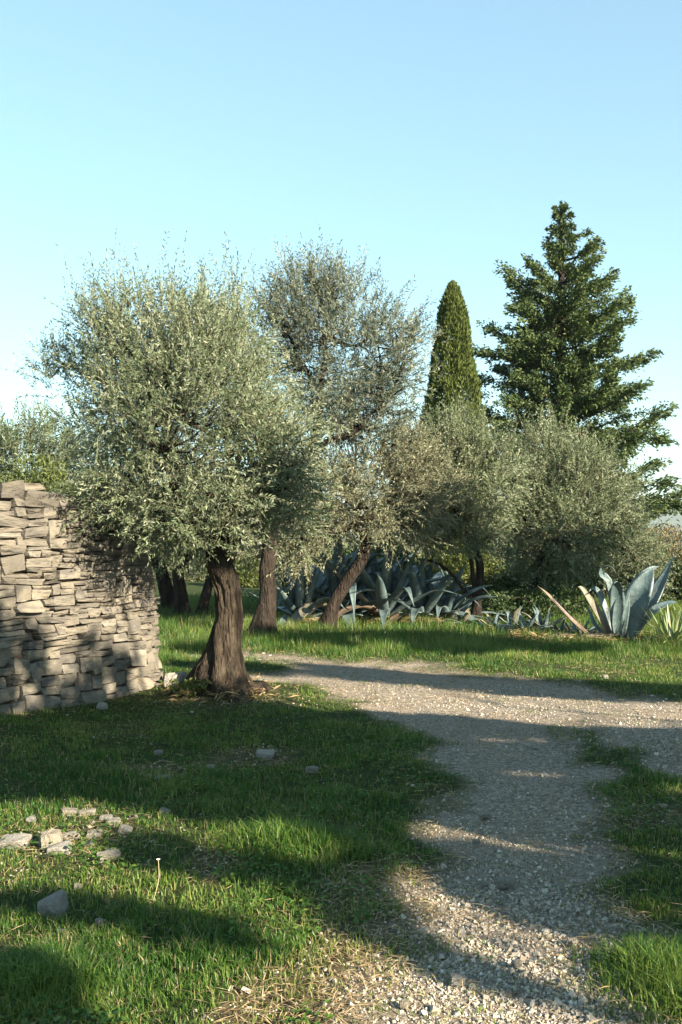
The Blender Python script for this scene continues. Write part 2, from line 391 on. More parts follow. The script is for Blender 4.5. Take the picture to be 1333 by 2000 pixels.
def olive(label, base, P, R, lobes, n_clus, twigs, leaf=(.062, .0145), mats=('olive', 'bark'), nleaf=20, twig_len=(.16, .42),
          clus_r=.19, up=.55, seed=1, keep=None, whips=0, trunk_res=(20, 30), flare=.5, gnarl=.14, limbs=None, group=None, shell=.35, name='olive_tree', cat='tree', tone0=.42):
    global rng
    rng = np.random.default_rng(seed)
    root = thing(name, base, label, cat, group)
    tv, tq, C, rr = trunk_mesh(P, R, trunk_res[0], trunk_res[1], gnarl, flare, seed)
    part('trunk', tv, [tq], [M[mats[1]]], root, True)
    top = C[-1]; r_top = rr[-1]
    allc = np.array([c for c, _ in lobes]); cen = allc.mean(0)
    acc = Acc(); bones = [C[int(len(C) * .82):]]; brad = [rr[int(len(C) * .82):]]
    for L in (limbs or []):
        p = catmull(np.vstack([top - np.array([0, 0, .03]), L]), 12); r = np.linspace(r_top * .72, .018, 12)
        acc.add(*tube(p, r, 8)); bones.append(p); brad.append(r)
    for c, rd in lobes:
        if limbs and len(limbs) >= len(lobes): break
        allp = np.concatenate(bones[:1 + len(limbs or [])]); ds = np.linalg.norm(allp - c, axis=1) + 1.4 * np.maximum(allp[:, 2] - c[2], 0)
        a0 = allp[np.argmin(ds)]
        mid = (a0 + c) / 2 + np.array([0, 0, -.10]) + rng.normal(0, .06, 3)
        e = c + (c - a0) * .25
        p = catmull([a0, mid, e], 10); r = np.linspace(min(.045, r_top * .6), .012, 10) * rng.uniform(.8, 1.1)
        acc.add(*tube(p, r, 6)); bones.append(p); brad.append(r)
    B = np.concatenate(bones); BR = np.concatenate(brad)
    pos, k, rad = in_lobes(lobes, n_clus * 3, shell)
    ok = pos[:, 2] > gz(pos[:, 0], pos[:, 1]) + .12
    if keep is not None: ok &= keep(pos)
    pos = pos[ok]
    keepi = []
    for i in range(len(pos)):
        if len(keepi) >= n_clus: break
        if not keepi or np.min(np.linalg.norm(pos[keepi] - pos[i], axis=1)) > clus_r * .62: keepi.append(i)
    pos = pos[keepi]
    for c in pos:
        ds = np.linalg.norm(B - c, axis=1) + .9 * np.maximum(B[:, 2] - c[2] + .05, 0); i = int(np.argmin(ds))
        mid = (B[i] + c) / 2 + rng.normal(0, .05, 3) + np.array([0, 0, -.04])
        acc.add(*tube(catmull([B[i], mid, c], 6), np.linspace(min(.011 if keep is None else .005, BR[i]), .0035 if keep is None else .002, 6), 4))
    bv, bf = acc.get()
    part('branchwork', bv, bf, [M[mats[1]]], root, True, 'stuff')
    n = len(pos) * twigs
    ci = np.repeat(np.arange(len(pos)), twigs)
    tb = pos[ci] + rng.normal(0, clus_r * .5, (n, 3)) * np.array([1, 1, .85])
    out = nrm(tb - cen)
    d = nrm(out * .75 + np.array([0, 0, up]) + rng.normal(0, .55, (n, 3)))
    L = rng.uniform(*twig_len, n)
    bend = rng.normal(0, .16, (n, 3)) + np.array([0, 0, -.10]) * (d[:, 2:3] < .35) + np.array([0, 0, .12]) * (d[:, 2:3] > .5)
    if whips:
        hi = np.argsort(-(tb[:, 2] + rng.normal(0, .2, n)))[:whips]
        d[hi] = nrm(np.array([0, 0, 1.0]) + out[hi] * .35 + rng.normal(0, .18, (whips, 3))); L[hi] = rng.uniform(.26, .50, whips)
    if keep is not None:
        g = keep(tb + d * L[:, None] * .5); tb, d, L, bend, ci = tb[g], d[g], L[g], bend[g], ci[g]
    v, q, ti = twig_leaves(tb, d, L, bend, nleaf, *leaf)
    if keep is not None:
        lk = keep(v.reshape(-1, 4, 3).mean(1)); v = v.reshape(-1, 4, 3)[lk].reshape(-1, 3); ti = ti[lk]; q = np.arange(len(v)).reshape(-1, 4)
    sv, sq, s3 = twig_stems(tb, d, L, bend, min(leaf[1] * .16, .0032))
    tone = np.clip(tone0 + rng.normal(0, .13, len(q)) + (rng.normal(0, .10, len(tb)))[ti] + (rng.normal(0, .09, len(pos)))[ci[ti]] + .28 * (rng.random(len(q)) < .10), 0, 1)
    off = len(v)
    part('crown', np.concatenate([v, sv]), [q, sq + off, s3 + off], [M[mats[0]], M['shoot']], root, False, 'stuff',
         fattr={'tone': np.concatenate([tone, np.full(len(sq) + len(s3), .5)])},
         midx=np.concatenate([np.zeros(len(q)), np.ones(len(sq) + len(s3))]))
    return root
def lob(D, *items):
    """crown lobes from photo ellipses standing at distance D: (px, py, rx, ry[, dy, ry_depth])"""
    o = []
    for it in items:
        px, py, rx, ry = it[:4]; dd = it[4] if len(it) > 4 else 0.0
        Dd = D + dd; s = Dd / F; rd = it[5] if len(it) > 5 else rx * s
        o.append((at(px, py, Dd), np.array([rx * s, rd, ry * s])))
    return o

# ------------------------------------------------------------------ ground sheet, hills
def axis(stops):
    out = [stops[0][0]]
    for (a, s0), (b, s1) in zip(stops[:-1], stops[1:]):
        x = a
        while x < b:
            s = s0 + (s1 - s0) * (x - a) / (b - a); x += max(s, .01)
            out.append(min(x, b))
    return np.unique(np.round(np.array(out), 4))
gx = axis([(-4000, 700), (-300, 60), (-40, 6), (-9, .5), (-4.2, .07), (5.5, .07), (12, .7), (40, 6), (300, 60), (4000, 700)])
gy = axis([(-4000, 700), (-300, 60), (-40, 6), (-6, .6), (1.4, .06), (9, .07), (20, .16), (30, .8), (60, 6), (300, 50), (4000, 500)])
X, Y = np.meshgrid(gx, gy); xf, yf = X.ravel(), Y.ravel()
near = (xf > -9) & (xf < 13) & (yf > -8) & (yf < 32)
gm = np.zeros(len(xf)); bm_ = np.full(len(xf), .25)
gm[near] = gravel_mask(xf[near], yf[near]); bm_[near] = bare_mask(xf[near], yf[near]) * np.clip(1.6 - yf[near] / 9, .2, 1)
zf = gz(xf, yf); zf[near] += .022 * (n2(xf[near], yf[near], 5, 5) - .5) - .018 * gm[near]
nx, ny = len(gx), len(gy)
ii = (np.arange(ny - 1)[:, None] * nx + np.arange(nx - 1)[None]).ravel()
o = place('ground', make_mesh('ground', np.stack([xf, yf, zf], -1), [np.stack([ii, ii + 1, ii + nx + 1, ii + nx], -1)], [M['ground']], True, vattr={'gravel': gm, 'bare': bm_}))
tag(o, kind='structure')
def ground_z(x, y):
    return gz(x, y)

a = np.linspace(-.9, .9, 220); v = []
for k in range(8):
    r = 1700 + 160 * k
    hgt = -12 + (np.sin(k / 7 * PI * .62) ** .8) * (46 + 22 * fbm(np.stack([a * 5, a * 0, a * 0], -1), 4, 4) + 16 * np.sin(a * 6 + .3))
    v.append(np.stack([np.sin(a) * r, np.cos(a) * r, hgt + 5 * (vnoise(np.stack([a * 60, a * 0 + k, a * 0], -1), 8) - .5)], -1))
v = np.concatenate(v); ii = (np.arange(7)[:, None] * 220 + np.arange(219)[None]).ravel()
tag(place('hills', make_mesh('hills', v, [np.stack([ii, ii + 1, ii + 221, ii + 220], -1)], [M['hill']], True)), kind='structure')

# ------------------------------------------------------------------ dry stone wall
W0 = np.array(gp(0, 1405)); W1 = np.array(gp(326, 1344)); U = (W1 - W0) / np.linalg.norm(W1 - W0); NRM = np.array([U[1], -U[0]])
RAD = .30; S_LEFT = -.75; LEN = float(np.linalg.norm(W1 - W0)) - .16
ARC = RAD * PI * .66
def wall_at(s, z):
    """point on the outer face and its outward normal"""
    r = RAD - .10 * z
    bulge = .05 * math.sin(s * 2.1 + .5) - .03 * math.sin(z * 2.6)
    if s <= LEN:
        p = W0 + U * s + NRM * (bulge - .10 * z); n = NRM.copy()
    else:
        phi = (s - LEN) / RAD; c = W0 + U * LEN - NRM * RAD
        n = NRM * math.cos(phi) + U * math.sin(phi); p = c + n * (r + bulge * math.cos(phi))
    return np.array([p[0], p[1], z]), np.array([n[0], n[1], 0.0])
def wall_top(s):
    f = (s - 0) / LEN
    return 1.90 + .03 * math.sin(s * 5) - .40 * min(max(f - .25, 0) / .85, 1.15)
rng = np.random.default_rng(21)
def stone_variant(seed, n=4, kpow=16, amp=.20):
    g = np.linspace(-.5, .5, n + 1); vs = {}; faces = []
    def vid(p):
        key = tuple(np.round(p, 4)); return vs.setdefault(key, len(vs))
    for ax in range(3):
        for sg in (-.5, .5):
            for i in range(n):
                for j in range(n):
                    q = []
                    for (a_, b_) in ((i, j), (i + 1, j), (i + 1, j + 1), (i, j + 1)):
                        p = [0, 0, 0]; p[ax] = sg; p[(ax + 1) % 3] = g[a_]; p[(ax + 2) % 3] = g[b_]; q.append(vid(p))
                    faces.append(q if sg > 0 else q[::-1])
    v = np.array(list(vs.keys()))
    k = (np.sum(np.abs(2 * v) ** kpow, 1)) ** (1 / kpow)
    v = v / np.maximum(k, 1e-6)[:, None] * 1.0 * np.max(np.abs(2 * v), axis=1)[:, None] ** .5
    for ax in range(3):
        v[:, ax] += amp * (fbm(v * 1.7 + seed * 7.3 + ax * 31, seed, 3) - .5)
    r = np.random.default_rng(seed)
    v[:, 0] *= 1 + r.uniform(-.16, .16) * v[:, 2] * 1.4; v[:, 2] += r.uniform(-.12, .12) * v[:, 0]; v[:, 2] *= 1 + r.uniform(-.3, .3) * v[:, 0]
    v[:, 1] += r.uniform(-.15, .15) * v[:, 2] + r.uniform(-.1, .1) * v[:, 0]
    return v, np.array(faces)
VAR = []; VARN = []; outer = Acc()
for k in range(26):
    v, f = stone_variant(100 + k); VAR.append(make_mesh('stone', v, [f], [M['stone']], False)); VARN.append((v, f))
wbase = np.array([*((W0 + W1) / 2 - NRM * .3), 0.0])
wall = thing('stone_wall', wbase, 'dry stone wall of stacked beige limestone, rounded at its ruined end', 'wall')
step = .01; ns = int((LEN + ARC - S_LEFT) / step); sky_h = np.full(ns, -.06); topv = np.array([wall_top(S_LEFT + i * step) for i in range(ns)])
sky_h += .05 * np.array([vnoise(np.array([i * .02, 0, 0]), 3) for i in range(ns)])
count = 0
while True:
    rem = np.where(sky_h < topv - .035, sky_h, 9)
    i = int(np.argmin(rem))
    if rem[i] > 8: break
    a0 = i
    while a0 > 0 and sky_h[a0 - 1] < sky_h[i] + .022: a0 -= 1
    b0 = i
    while b0 < ns and sky_h[b0] < sky_h[i] + .022: b0 += 1
    run = (b0 - a0) * step
    if run < .065:
        sky_h[a0:b0] = min(sky_h[a0 - 1] if a0 > 0 else 9, sky_h[b0] if b0 < ns else 9); continue
    zc = sky_h[i]
    if zc < .35: hgt, wd = rng.uniform(.07, .17), rng.uniform(.12, .28)
    elif rng.random() < .42: hgt, wd = rng.uniform(.03, .055), rng.uniform(.12, .34)
    else: hgt, wd = rng.uniform(.045, .10), rng.uniform(.10, .30)
    if rng.random() < .07: hgt, wd = rng.uniform(.14, .19), rng.uniform(.15, .26)
    if zc > topv[i] - .16: hgt, wd = max(.06, topv[i] - zc + rng.uniform(-.03, .04)), rng.uniform(.18, .38)
    if run - wd < .08: wd = run
    if wd > .5: wd = run / 2
    nb = max(int(round(wd / step)), 4); st = a0 if rng.random() < .6 or nb >= b0 - a0 else b0 - nb
    nb = min(nb, b0 - st); zb = float(sky_h[st:st + nb].mean()); sky_h[st:st + nb] = zb + hgt
    sm = S_LEFT + (st + nb / 2) * step; zz = zb + hgt / 2
    p, n = wall_at(sm, zz)
    tdir = np.array([-n[1], n[0], 0.0]); proud = rng.normal(0, .019); dep = rng.uniform(.2, .3) if zc < topv[i] - .2 else .38
    upv = nrm(np.array([0, 0, 1.0]) - n * .10)
    roll = rng.normal(0, .045) if hgt < .1 else rng.normal(0, .09)
    ca, sa = math.cos(roll), math.sin(roll); yaw = rng.normal(0, .05)
    tx = tdir * ca + upv * sa; uz = upv * ca - tdir * sa; ny_ = n * 1.0
    tx = tx * math.cos(yaw) + ny_ * math.sin(yaw); ny2 = np.cross(uz, tx); tx = nrm(tx); ny2 = nrm(ny2)
    p = p + n * (proud - dep / 2 + .012)
    fl = -1 if rng.random() < .5 else 1
    mtx = np.eye(4); mtx[:3, 0] = tx * (nb * step - .005) * fl; mtx[:3, 1] = ny2 * dep * fl; mtx[:3, 2] = uz * (hgt - .005); mtx[:3, 3] = p - wbase
    vi = int(rng.integers(len(VAR)))
    if sm < -.06 or sm > LEN + RAD * PI * .55:       # past the edge of what the photograph shows: joined
        outer.add(VARN[vi][0] @ mtx[:3, :3].T + mtx[:3, 3] + wbase, VARN[vi][1]); continue
    so = bpy.data.objects.new('stone', VAR[vi]); COL.objects.link(so); so.parent = wall
    so.matrix_basis = Matrix(mtx.tolist()); count += 1
print('wall stones', count)
ov, of_ = outer.get(); part('stonework', ov, of_, [M['stone']], wall, False, 'stuff')
acc = Acc(); ss = np.linspace(S_LEFT, LEN + RAD * PI, 60); prof = []
for s in ss:
    col = []
    for z in np.linspace(-.1, wall_top(min(s, LEN + ARC)) - .07, 9):
        if s <= LEN: p, n = wall_at(s, z)
        else:
            p, n = wall_at(s, z)
        col.append(p - n * .075)
    prof.append(col)
prof = np.array(prof)
back = np.array([[[*(np.array(W0) + U * S_LEFT - NRM * (2 * RAD - .14 - .06 * z)), z] for z in np.linspace(-.1, 1.8, 9)]])
prof = np.concatenate([prof, back]); a_, b_ = prof.shape[:2]
ii = (np.arange(a_ - 1)[:, None] * b_ + np.arange(b_ - 1)[None]).ravel()
acc.add(prof.reshape(-1, 3), np.stack([ii, ii + b_, ii + b_ + 1, ii + 1], -1))
topr = prof[:, -1]; cl = topr.mean(0)
mid = np.array([[*(W0 + U * min(max(s, S_LEFT), LEN) - NRM * RAD), t_[2] + .03] for s, t_ in zip(list(ss) + [S_LEFT], topr)])
kk = np.arange(a_ - 1)
acc.add(np.concatenate([topr, mid]), np.stack([kk, kk + 1, kk + 1 + a_, kk + a_], -1))
cv, cf = acc.get(); part('rubble_core', cv, cf, [M['core']], wall, True)

# ------------------------------------------------------------------ which parts of ground and wall lie in tree shade (sun geometry)
DARK = [
    [(-400, 1330), (120, 1375), (330, 1352), (440, 1345), (520, 1362), (640, 1388), (738, 1380), (895, 1389), (1027, 1405), (1132, 1420), (1333, 1424), (1700, 1430),
     (1700, 1740), (1333, 1662), (1137, 1648), (1000, 1628), (927, 1610), (870, 1586), (800, 1600), (755, 1645), (743, 1672), (728, 1756), (790, 1804), (859, 1851), (948, 1888), (1053, 1924), (1137, 1951), (1210, 1977), (1350, 2040), (1350, 2080), (1105, 1990),
     (1000, 1963), (927, 1937), (843, 1916), (764, 1869), (685, 1832), (656, 1838), (604, 1799), (577, 1741), (600, 1700), (672, 1652), (630, 1638), (525, 1626), (472, 1605), (399, 1612), (336, 1594), (210, 1568), (105, 1563), (-400, 1558)],
    [(764, 1660), (738, 1652), (927, 1632), (1000, 1648), (1137, 1668), (1333, 1684), (1700, 1740), (1700, 1760), (1333, 1752), (1174, 1756), (1226, 1804), (1158, 1825), (1032, 1809), (927, 1767), (859, 1720)],
    [(1130, 1795), (1333, 1790), (1600, 1800), (1600, 1850), (1333, 1838), (1200, 1826)],
    [(200, 1640), (262, 1624), (341, 1636), (383, 1660), (470, 1675), (600, 1690), (660, 1690), (600, 1740), (520, 1730), (400, 1712), (300, 1700), (236, 1680)],
    [(-400, 1741), (0, 1741), (131, 1741), (236, 1757), (315, 1778), (420, 1789), (499, 1820), (514, 1846), (420, 1852), (315, 1836), (210, 1810), (79, 1783), (0, 1768), (-400, 1760)],
    [(-400, 1850), (0, 1857), (68, 1883), (105, 1925), (126, 2000), (140, 2150), (-400, 2150)],
    [(480, 1292), (633, 1298), (900, 1316), (1100, 1328), (1333, 1344), (1700, 1370), (1700, 1396), (1333, 1371), (1200, 1365), (1000, 1352), (800, 1335), (633, 1320), (480, 1314), (330, 1300), (330, 1290)],
    [(470, 1240), (700, 1241), (860, 1237), (1000, 1250), (1160, 1262), (1160, 1275), (1000, 1273), (900, 1282), (640, 1287), (480, 1280), (330, 1272), (330, 1235)],
]
LIGHT = [
    [(960, 1430), (1085, 1434), (1085, 1442), (960, 1440)], [(990, 1499), (1137, 1503), (1150, 1511), (1000, 1509)], [(1270, 1528), (1500, 1536), (1500, 1560), (1284, 1546)],
    [(800, 1470), (850, 1480), (850, 1492), (800, 1486)],
]
WALL_DARK = [(-400, 1060), (0, 1068), (55, 1072), (85, 1092), (78, 1125), (92, 1152), (118, 1178), (144, 1216), (228, 1224), (240, 1260), (272, 1287), (260, 1320), (262, 1370), (200, 1430), (-400, 1480)]
UPRIGHT_DARK = [(9.1, [(240, 940), (420, 905), (590, 930), (620, 1030), (480, 1085), (380, 1090), (240, 1060)]), (16.3, [(540, 1060), (640, 1035), (800, 1050), (900, 1110), (900, 1185), (860, 1206), (540, 1206)]), (17.6, [(930, 1110), (1120, 1090), (1150, 1150), (1130, 1210), (930, 1210)]), (20.3, [(920, 1110), (1260, 1110), (1260, 1205), (920, 1205)]), (16.5, [(975, 1020), (1090, 1020), (1190, 1060), (1235, 1130), (1100, 1165), (975, 1150)]), (15.4, [(800, 1000), (960, 1000), (970, 1080), (800, 1070)])]
def shaded(p):
    """True where a twig at p may throw its shadow: follow the sun ray to the wall face or the ground"""
    t_g = p[:, 2] / S[2]
    g = p - S[None] * t_g[:, None]
    # wall face plane
    q = p[:, :2] - W0[None]; dn = q @ NRM; sn = S[:2] @ NRM
    t_w = dn / sn; hw = p - S[None] * t_w[:, None]; sw = (hw[:, :2] - W0) @ U
    onw = (t_w > 0) & (t_w < t_g) & (sw > S_LEFT) & (sw < LEN + .2) & (hw[:, 2] < 1.85)
    gpx, gpy = to_px(g[:, 0], g[:, 1], np.zeros(len(g)))
    m_ = np.zeros(len(p), bool)
    for poly in DARK: m_ |= in_poly(poly, gpx, gpy)
    for poly in LIGHT: m_ &= ~in_poly(poly, gpx, gpy)
    m_ &= g[:, 1] > .9
    wx, wy = to_px(hw[:, 0], hw[:, 1], hw[:, 2])
    # upright stands of agave and hedge that lie in tree shade
    for yp, poly in UPRIGHT_DARK:
        tp_ = (p[:, 1] - yp) / S[1]; hp = p - S[None] * tp_[:, None]
        ux, uy = to_px(hp[:, 0], hp[:, 1], hp[:, 2]); m_ |= (tp_ > 0) & in_poly(poly, ux, uy) & (hp[:, 2] > .1)
    return np.where(onw, in_poly(WALL_DARK, wx, wy) | (sw < 0), m_)

# ------------------------------------------------------------------ the large olive by the wall
tb = gpz(432, 1352)
D = tb[1]
P = [at(434, 1362, D), at(430, 1330, D), at(438, 1270, D), at(447, 1200, D), at(441, 1140, D), at(428, 1095, D), at(420, 1065, D)]
R = [.36, .27, .165, .122, .112, .108, .104]
limbs = [[at(385, 1050, D + .05), at(330, 980, D + .1), at(260, 900, D)], [at(440, 1020, D), at(450, 930, D - .1), at(440, 800, D)],
         [at(470, 1040, D - .15), at(540, 960, D - .35), at(580, 900, D - .3)], [at(390, 1030, D - .25), at(340, 950, D - .7), at(320, 880, D - .8)],
         [at(430, 1020, D + .3), at(460, 930, D + .8), at(470, 830, D + .8)], [at(380, 1000, D), at(330, 850, D + .2), at(330, 700, D)]]
lobes = lob(D, (320, 705, 115, 125, 0, .7), (420, 712, 105, 130, .1, .75), (390, 830, 195, 140, -.25, 1.05), (265, 790, 95, 125, .1, .7), (530, 890, 80, 95, -.2, .7),
            (260, 945, 85, 70, -.35, .6), (395, 975, 160, 80, -.55, .7), (545, 985, 80, 65, -.2, .6), (165, 715, 80, 40, .2, .35), (205, 960, 42, 50, -.45, .35), (330, 1000, 90, 55, -.2, .6), (215, 650, 45, 60, .1, .4))
olive('large old olive tree with flared knotty trunk beside the stone wall end', tb, P, R, lobes, 430, 15, leaf=(.045, .0122), nleaf=22, twig_len=(.13, .36), seed=5, mats=('olive', 'bark'), trunk_res=(64, 120), flare=.6, gnarl=.36, limbs=limbs,
      clus_r=.20, whips=130, tone0=.60)

# ------------------------------------------------------------------ olives behind it
tb = gpz(513, 1242); D = tb[1]
P = [at(511, 1250, D), at(514, 1225, D), at(524, 1160, D), at(522, 1110, D), at(535, 1040, D), at(570, 950, D), at(605, 890, D)]
olive('tall thin-crowned olive tree with dark limbs, behind the large old olive', tb, P, [.29, .19, .118, .11, .105, .095, .08],
      lob(D, (585, 625, 90, 90, 0, .6), (655, 650, 115, 115, .1, .8), (740, 700, 85, 90, 0, .6), (795, 665, 38, 45, 0, .3), (560, 690, 65, 90, .2, .5), (690, 790, 105, 70, 0, .6), (630, 800, 75, 80, 0, .5), (770, 770, 45, 50, 0, .3), (645, 570, 55, 40, 0, .35), (730, 630, 50, 45, 0, .3)),
      240, 11, leaf=(.068, .0155), mats=('olive_dark', 'bark_dark'), seed=8, clus_r=.21, nleaf=18, whips=120, limbs=[[at(622, 840, D), at(628, 740, D), at(640, 620, D)], [at(640, 862, D), at(690, 845, D), at(740, 790, D)], [at(625, 780, D + .1), at(585, 700, D + .2), at(560, 640, D + .2)]], up=.7, tone0=.52)
tb = gpz(638, 1232); D = tb[1]
P = [at(640, 1240, D), at(642, 1215, D), at(655, 1175, D), at(682, 1130, D), at(708, 1090, D), at(716, 1040, D), at(722, 1000, D)]
olive('leaning olive tree with pale golden crown and slanting trunk before the agaves', tb, P, [.19, .135, .092, .095, .09, .085, .07],
      lob(D, (690, 905, 75, 70, -.2, .6), (760, 950, 85, 80, 0, .7), (640, 960, 70, 80, -.2, .6), (560, 1050, 85, 55, -.3, .5), (800, 900, 60, 60, .2, .5), (700, 1000, 95, 50, -.3, .6), (790, 1020, 55, 40, 0, .5), (830, 960, 60, 90, .3, .5), (770, 880, 60, 50, .1, .5), (610, 1020, 70, 50, -.2, .5)),
      210, 14, leaf=(.056, .0175), mats=('olive_gold', 'bark_dark'), seed=9, clus_r=.22, nleaf=18, up=.35, limbs=[[at(690, 960, D), at(670, 930, D - .1)], [at(760, 980, D), at(780, 930, D)], [at(660, 1040, D - .3), at(590, 1050, D - .4)]], tone0=.42)
tb = gpz(930, 1215); D = tb[1]
P = [at(928, 1222, D), at(930, 1190, D), at(934, 1150, D), at(938, 1110, D), at(930, 1075, D), at(915, 1050, D)]
olive('slim dark-stemmed olive tree with forked trunk below the columnar cypress', tb, P, [.10, .08, .07, .065, .055, .05],
      lob(D, (890, 890, 75, 65, 0, .6), (850, 960, 75, 75, 0, .6), (930, 950, 70, 90, 0, .7), (890, 1020, 95, 50, -.2, .6), (850, 880, 35, 50, 0, .3), (950, 900, 40, 55, 0, .4)),
      190, 15, leaf=(.058, .018), mats=('olive', 'bark_dark'), seed=12, clus_r=.23, nleaf=18, up=.6, whips=80,
      limbs=[[at(955, 1060, D), at(960, 1000, D), at(945, 920, D)], [at(905, 1030, D), at(880, 980, D), at(870, 920, D)], [at(927, 1165, D - .05), at(905, 1150, D - .1), at(880, 1118, D - .1), at(850, 1098, D), at(815, 1092, D)]], tone0=.50)
tb = gpz(1045, 1196); D = tb[1]
P = [at(1045, 1202, D), at(1046, 1170, D), at(1050, 1130, D), at(1062, 1090, D), at(1080, 1060, D)]
olive('broad dome-shaped olive tree with silvery crown behind the sunlit agave', tb, P, [.2, .15, .13, .12, .1],
      lob(D, (1085, 930, 100, 85, 0, .9), (1030, 1000, 70, 110, -.2, .8), (1150, 980, 90, 95, 0, .9), (1090, 1050, 120, 80, -.5, .8), (1200, 1050, 70, 80, 0, .7), (1245, 1090, 50, 55, .1, .5), (1010, 920, 40, 50, .1, .5)),
      320, 16, leaf=(.058, .018), mats=('olive', 'bark_dark'), seed=13, clus_r=.24, nleaf=18, up=.55, whips=150, limbs=[[at(1090, 1000, D), at(1090, 920, D)], [at(1140, 1040, D), at(1190, 1010, D)], [at(1040, 1040, D - .2), at(1010, 960, D - .2)]], tone0=.52)
D = 17.5
olive('grey-green olive tree rising behind the top of the stone wall', np.array([*at(60, 1020, D)[:2], gz(at(60, 1020, D)[0], D)]),
      [np.array([at(60, 0, D)[0], D, -.05]), at(62, 1120, D), at(66, 1040, D), at(70, 980, D)], [.2, .15, .13, .11],
      lob(D, (60, 885, 70, 62, 0, .7), (130, 890, 60, 55, .2, .6), (0, 900, 50, 50, .3, .5), (-50, 930, 70, 60, .2, .6), (110, 960, 110, 60, 0, .6), (20, 960, 70, 50, 0, .6)),
      130, 12, leaf=(.085, .022), mats=('olive', 'bark_dark'), seed=14, clus_r=.25, nleaf=16, whips=60, tone0=.40)
for k, (bx, by, tx, ty, lobs, lab, rad) in enumerate([
    (337, 1192, 303, 1075, [(270, 1000, 90, 60), (330, 1035, 70, 45), (220, 960, 90, 60)], 'olive tree with dark trunk slanting out from behind the wall end', .13),
    (358, 1200, 347, 1112, [(370, 1040, 80, 55), (430, 1000, 90, 60), (350, 1085, 35, 22)], 'olive tree with straight brown trunk in the grass beyond the wall', .12),
    (393, 1202, 412, 1125, [(470, 1040, 80, 50), (540, 1000, 80, 60), (450, 1085, 45, 20)], 'thin olive tree leaning behind the large olive trunk', .09)]):
    b0 = gpz(bx, by); D = b0[1] + (.5 if k == 0 else 0) * 0
    olive(lab, b0, [at(bx, by + 8, D), at(bx + (tx - bx) * .3, by + (ty - by) * .3, D), at(bx + (tx - bx) * .65, by + (ty - by) * .65, D), at(tx, ty, D)],
          [rad * 1.3, rad, rad * .9, rad * .8], lob(D, *[(*l, 0, .6) for l in lobs]), 55, 12, leaf=(.085, .02), mats=('olive', 'bark_dark'), seed=20 + k, clus_r=.25, nleaf=16, up=.3, tone0=.44)

# ------------------------------------------------------------------ olives outside the frame with crowns cut so their shadows fill the outlines above
shade_crowns = [((4.6, 1.6), 3.1, (2.3, 2.0, 1.5)), ((6.6, -2.0), 3.4, (2.3, 2.2, 1.6)), ((9.0, 3.6), 3.3, (2.4, 2.2, 1.5)), ((8.3, 8.6), 3.7, (2.6, 2.3, 1.9)), ((9.9, 12.2), 3.8, (2.4, 2.2, 1.9)), ((3.4, -1.9), 3.2, (1.6, 1.6, 1.4)), ((11.3, 15.6), 3.9, (2.3, 2.2, 1.9)), ((4.9, 3.7), 5.0, (1.7, 1.5, 1.1))]
labs = ['olive tree beside the gravel whose crown shades the near lawn', 'olive tree set well back from the near end of the gravel', 'olive tree on the verge facing the road bend',
        'olive tree on the verge opposite the sunlit agave', 'olive tree nearest the start of the gravel track']
labs.append('added unseen olive tree shading the hedge past the sunlit agave')  # unseen tree added to darken the hedge and the dome-shaped olive
labs.append('tallest olive tree of the verge row beside the gravel')
labs.insert(4, 'added unseen olive tree whose crown shades the agave pups')  # unseen tree put in to shade the growth under the dome-shaped olive
def keep_shade(p):
    out_of_view = p[:, 0] > .40 * np.maximum(p[:, 1], 0) + .55
    return shaded(p) & out_of_view
for k, ((x, y), zc, r) in enumerate(shade_crowns):
    z0 = float(gz(x, y)); c0 = np.array([x, y, zc])
    P = [np.array([x, y, z0 - .05]), np.array([x + .05, y, .5]), np.array([x - .08, y + .1, 1.2]), np.array([x, y, 1.9])]
    lbs = [(c0, np.array(r)), (c0 + np.array([r[0] * .45, 0, .2]), np.array(r) * .7), (c0 - np.array([r[0] * .45, r[1] * .3, 0]), np.array(r) * .7)]
    olive(labs[k], (x, y, z0), P, [.28, .2, .17, .14], lbs, 165, 17, leaf=(.165, .062), mats=('olive', 'bark'), seed=40 + k, keep=keep_shade, clus_r=.28, nleaf=16, shell=.05, tone0=.42)
#PART3
# ------------------------------------------------------------------ columnar cypress
rng = np.random.default_rng(60)
D = 24.0; x0 = at(885, 0, D)[0]; z0 = float(gz(x0, D)); ztop = at(0, 551, D)[2]
root = thing('cypress_tree', (x0, D, z0), 'narrow columnar cypress with dense olive-green foliage', 'tree')
tp = [np.array([x0, D, z0 - .1]), np.array([x0 + .02, D, 2.5]), np.array([x0 - .02, D, 5]), np.array([x0 - .03, D, ztop - .35])]
tv, tq, _, _ = trunk_mesh(tp, [.16, .12, .07, .015], 10, 30, .1, .2, 4); part('trunk', tv, [tq], [M['bark_dark']], root, True)
def cyp_r(z, az):
    f = (ztop - z) / (ztop - z0)                       # 0 top .. 1 base
    r = np.interp(f, [0, .02, .08, .25, .47, .6, .8, .93, 1], [.03, .13, .29, .50, .74, .86, .86, .6, .35])
    p = np.stack([np.cos(az) * 1.6, np.sin(az) * 1.6, z * 1.4], -1); p2 = np.stack([np.cos(az) * 5.5, np.sin(az) * 5.5, z * 1.5], -1)
    return r * (.80 + .36 * vnoise(p, 5)) * (.78 + .40 * vnoise(p2, 6))
n = 58000
f = rng.random(n) ** .75; z = ztop - f * (ztop - z0 - .25); az = rng.uniform(0, 2 * PI, n)
depth = 1.04 - np.abs(rng.normal(0, .13, n)); rr_ = cyp_r(z, az) * depth
b0 = np.stack([x0 + rr_ * np.cos(az), D + rr_ * np.sin(az), z], -1)
od = np.stack([np.cos(az), np.sin(az), np.zeros(n)], -1)
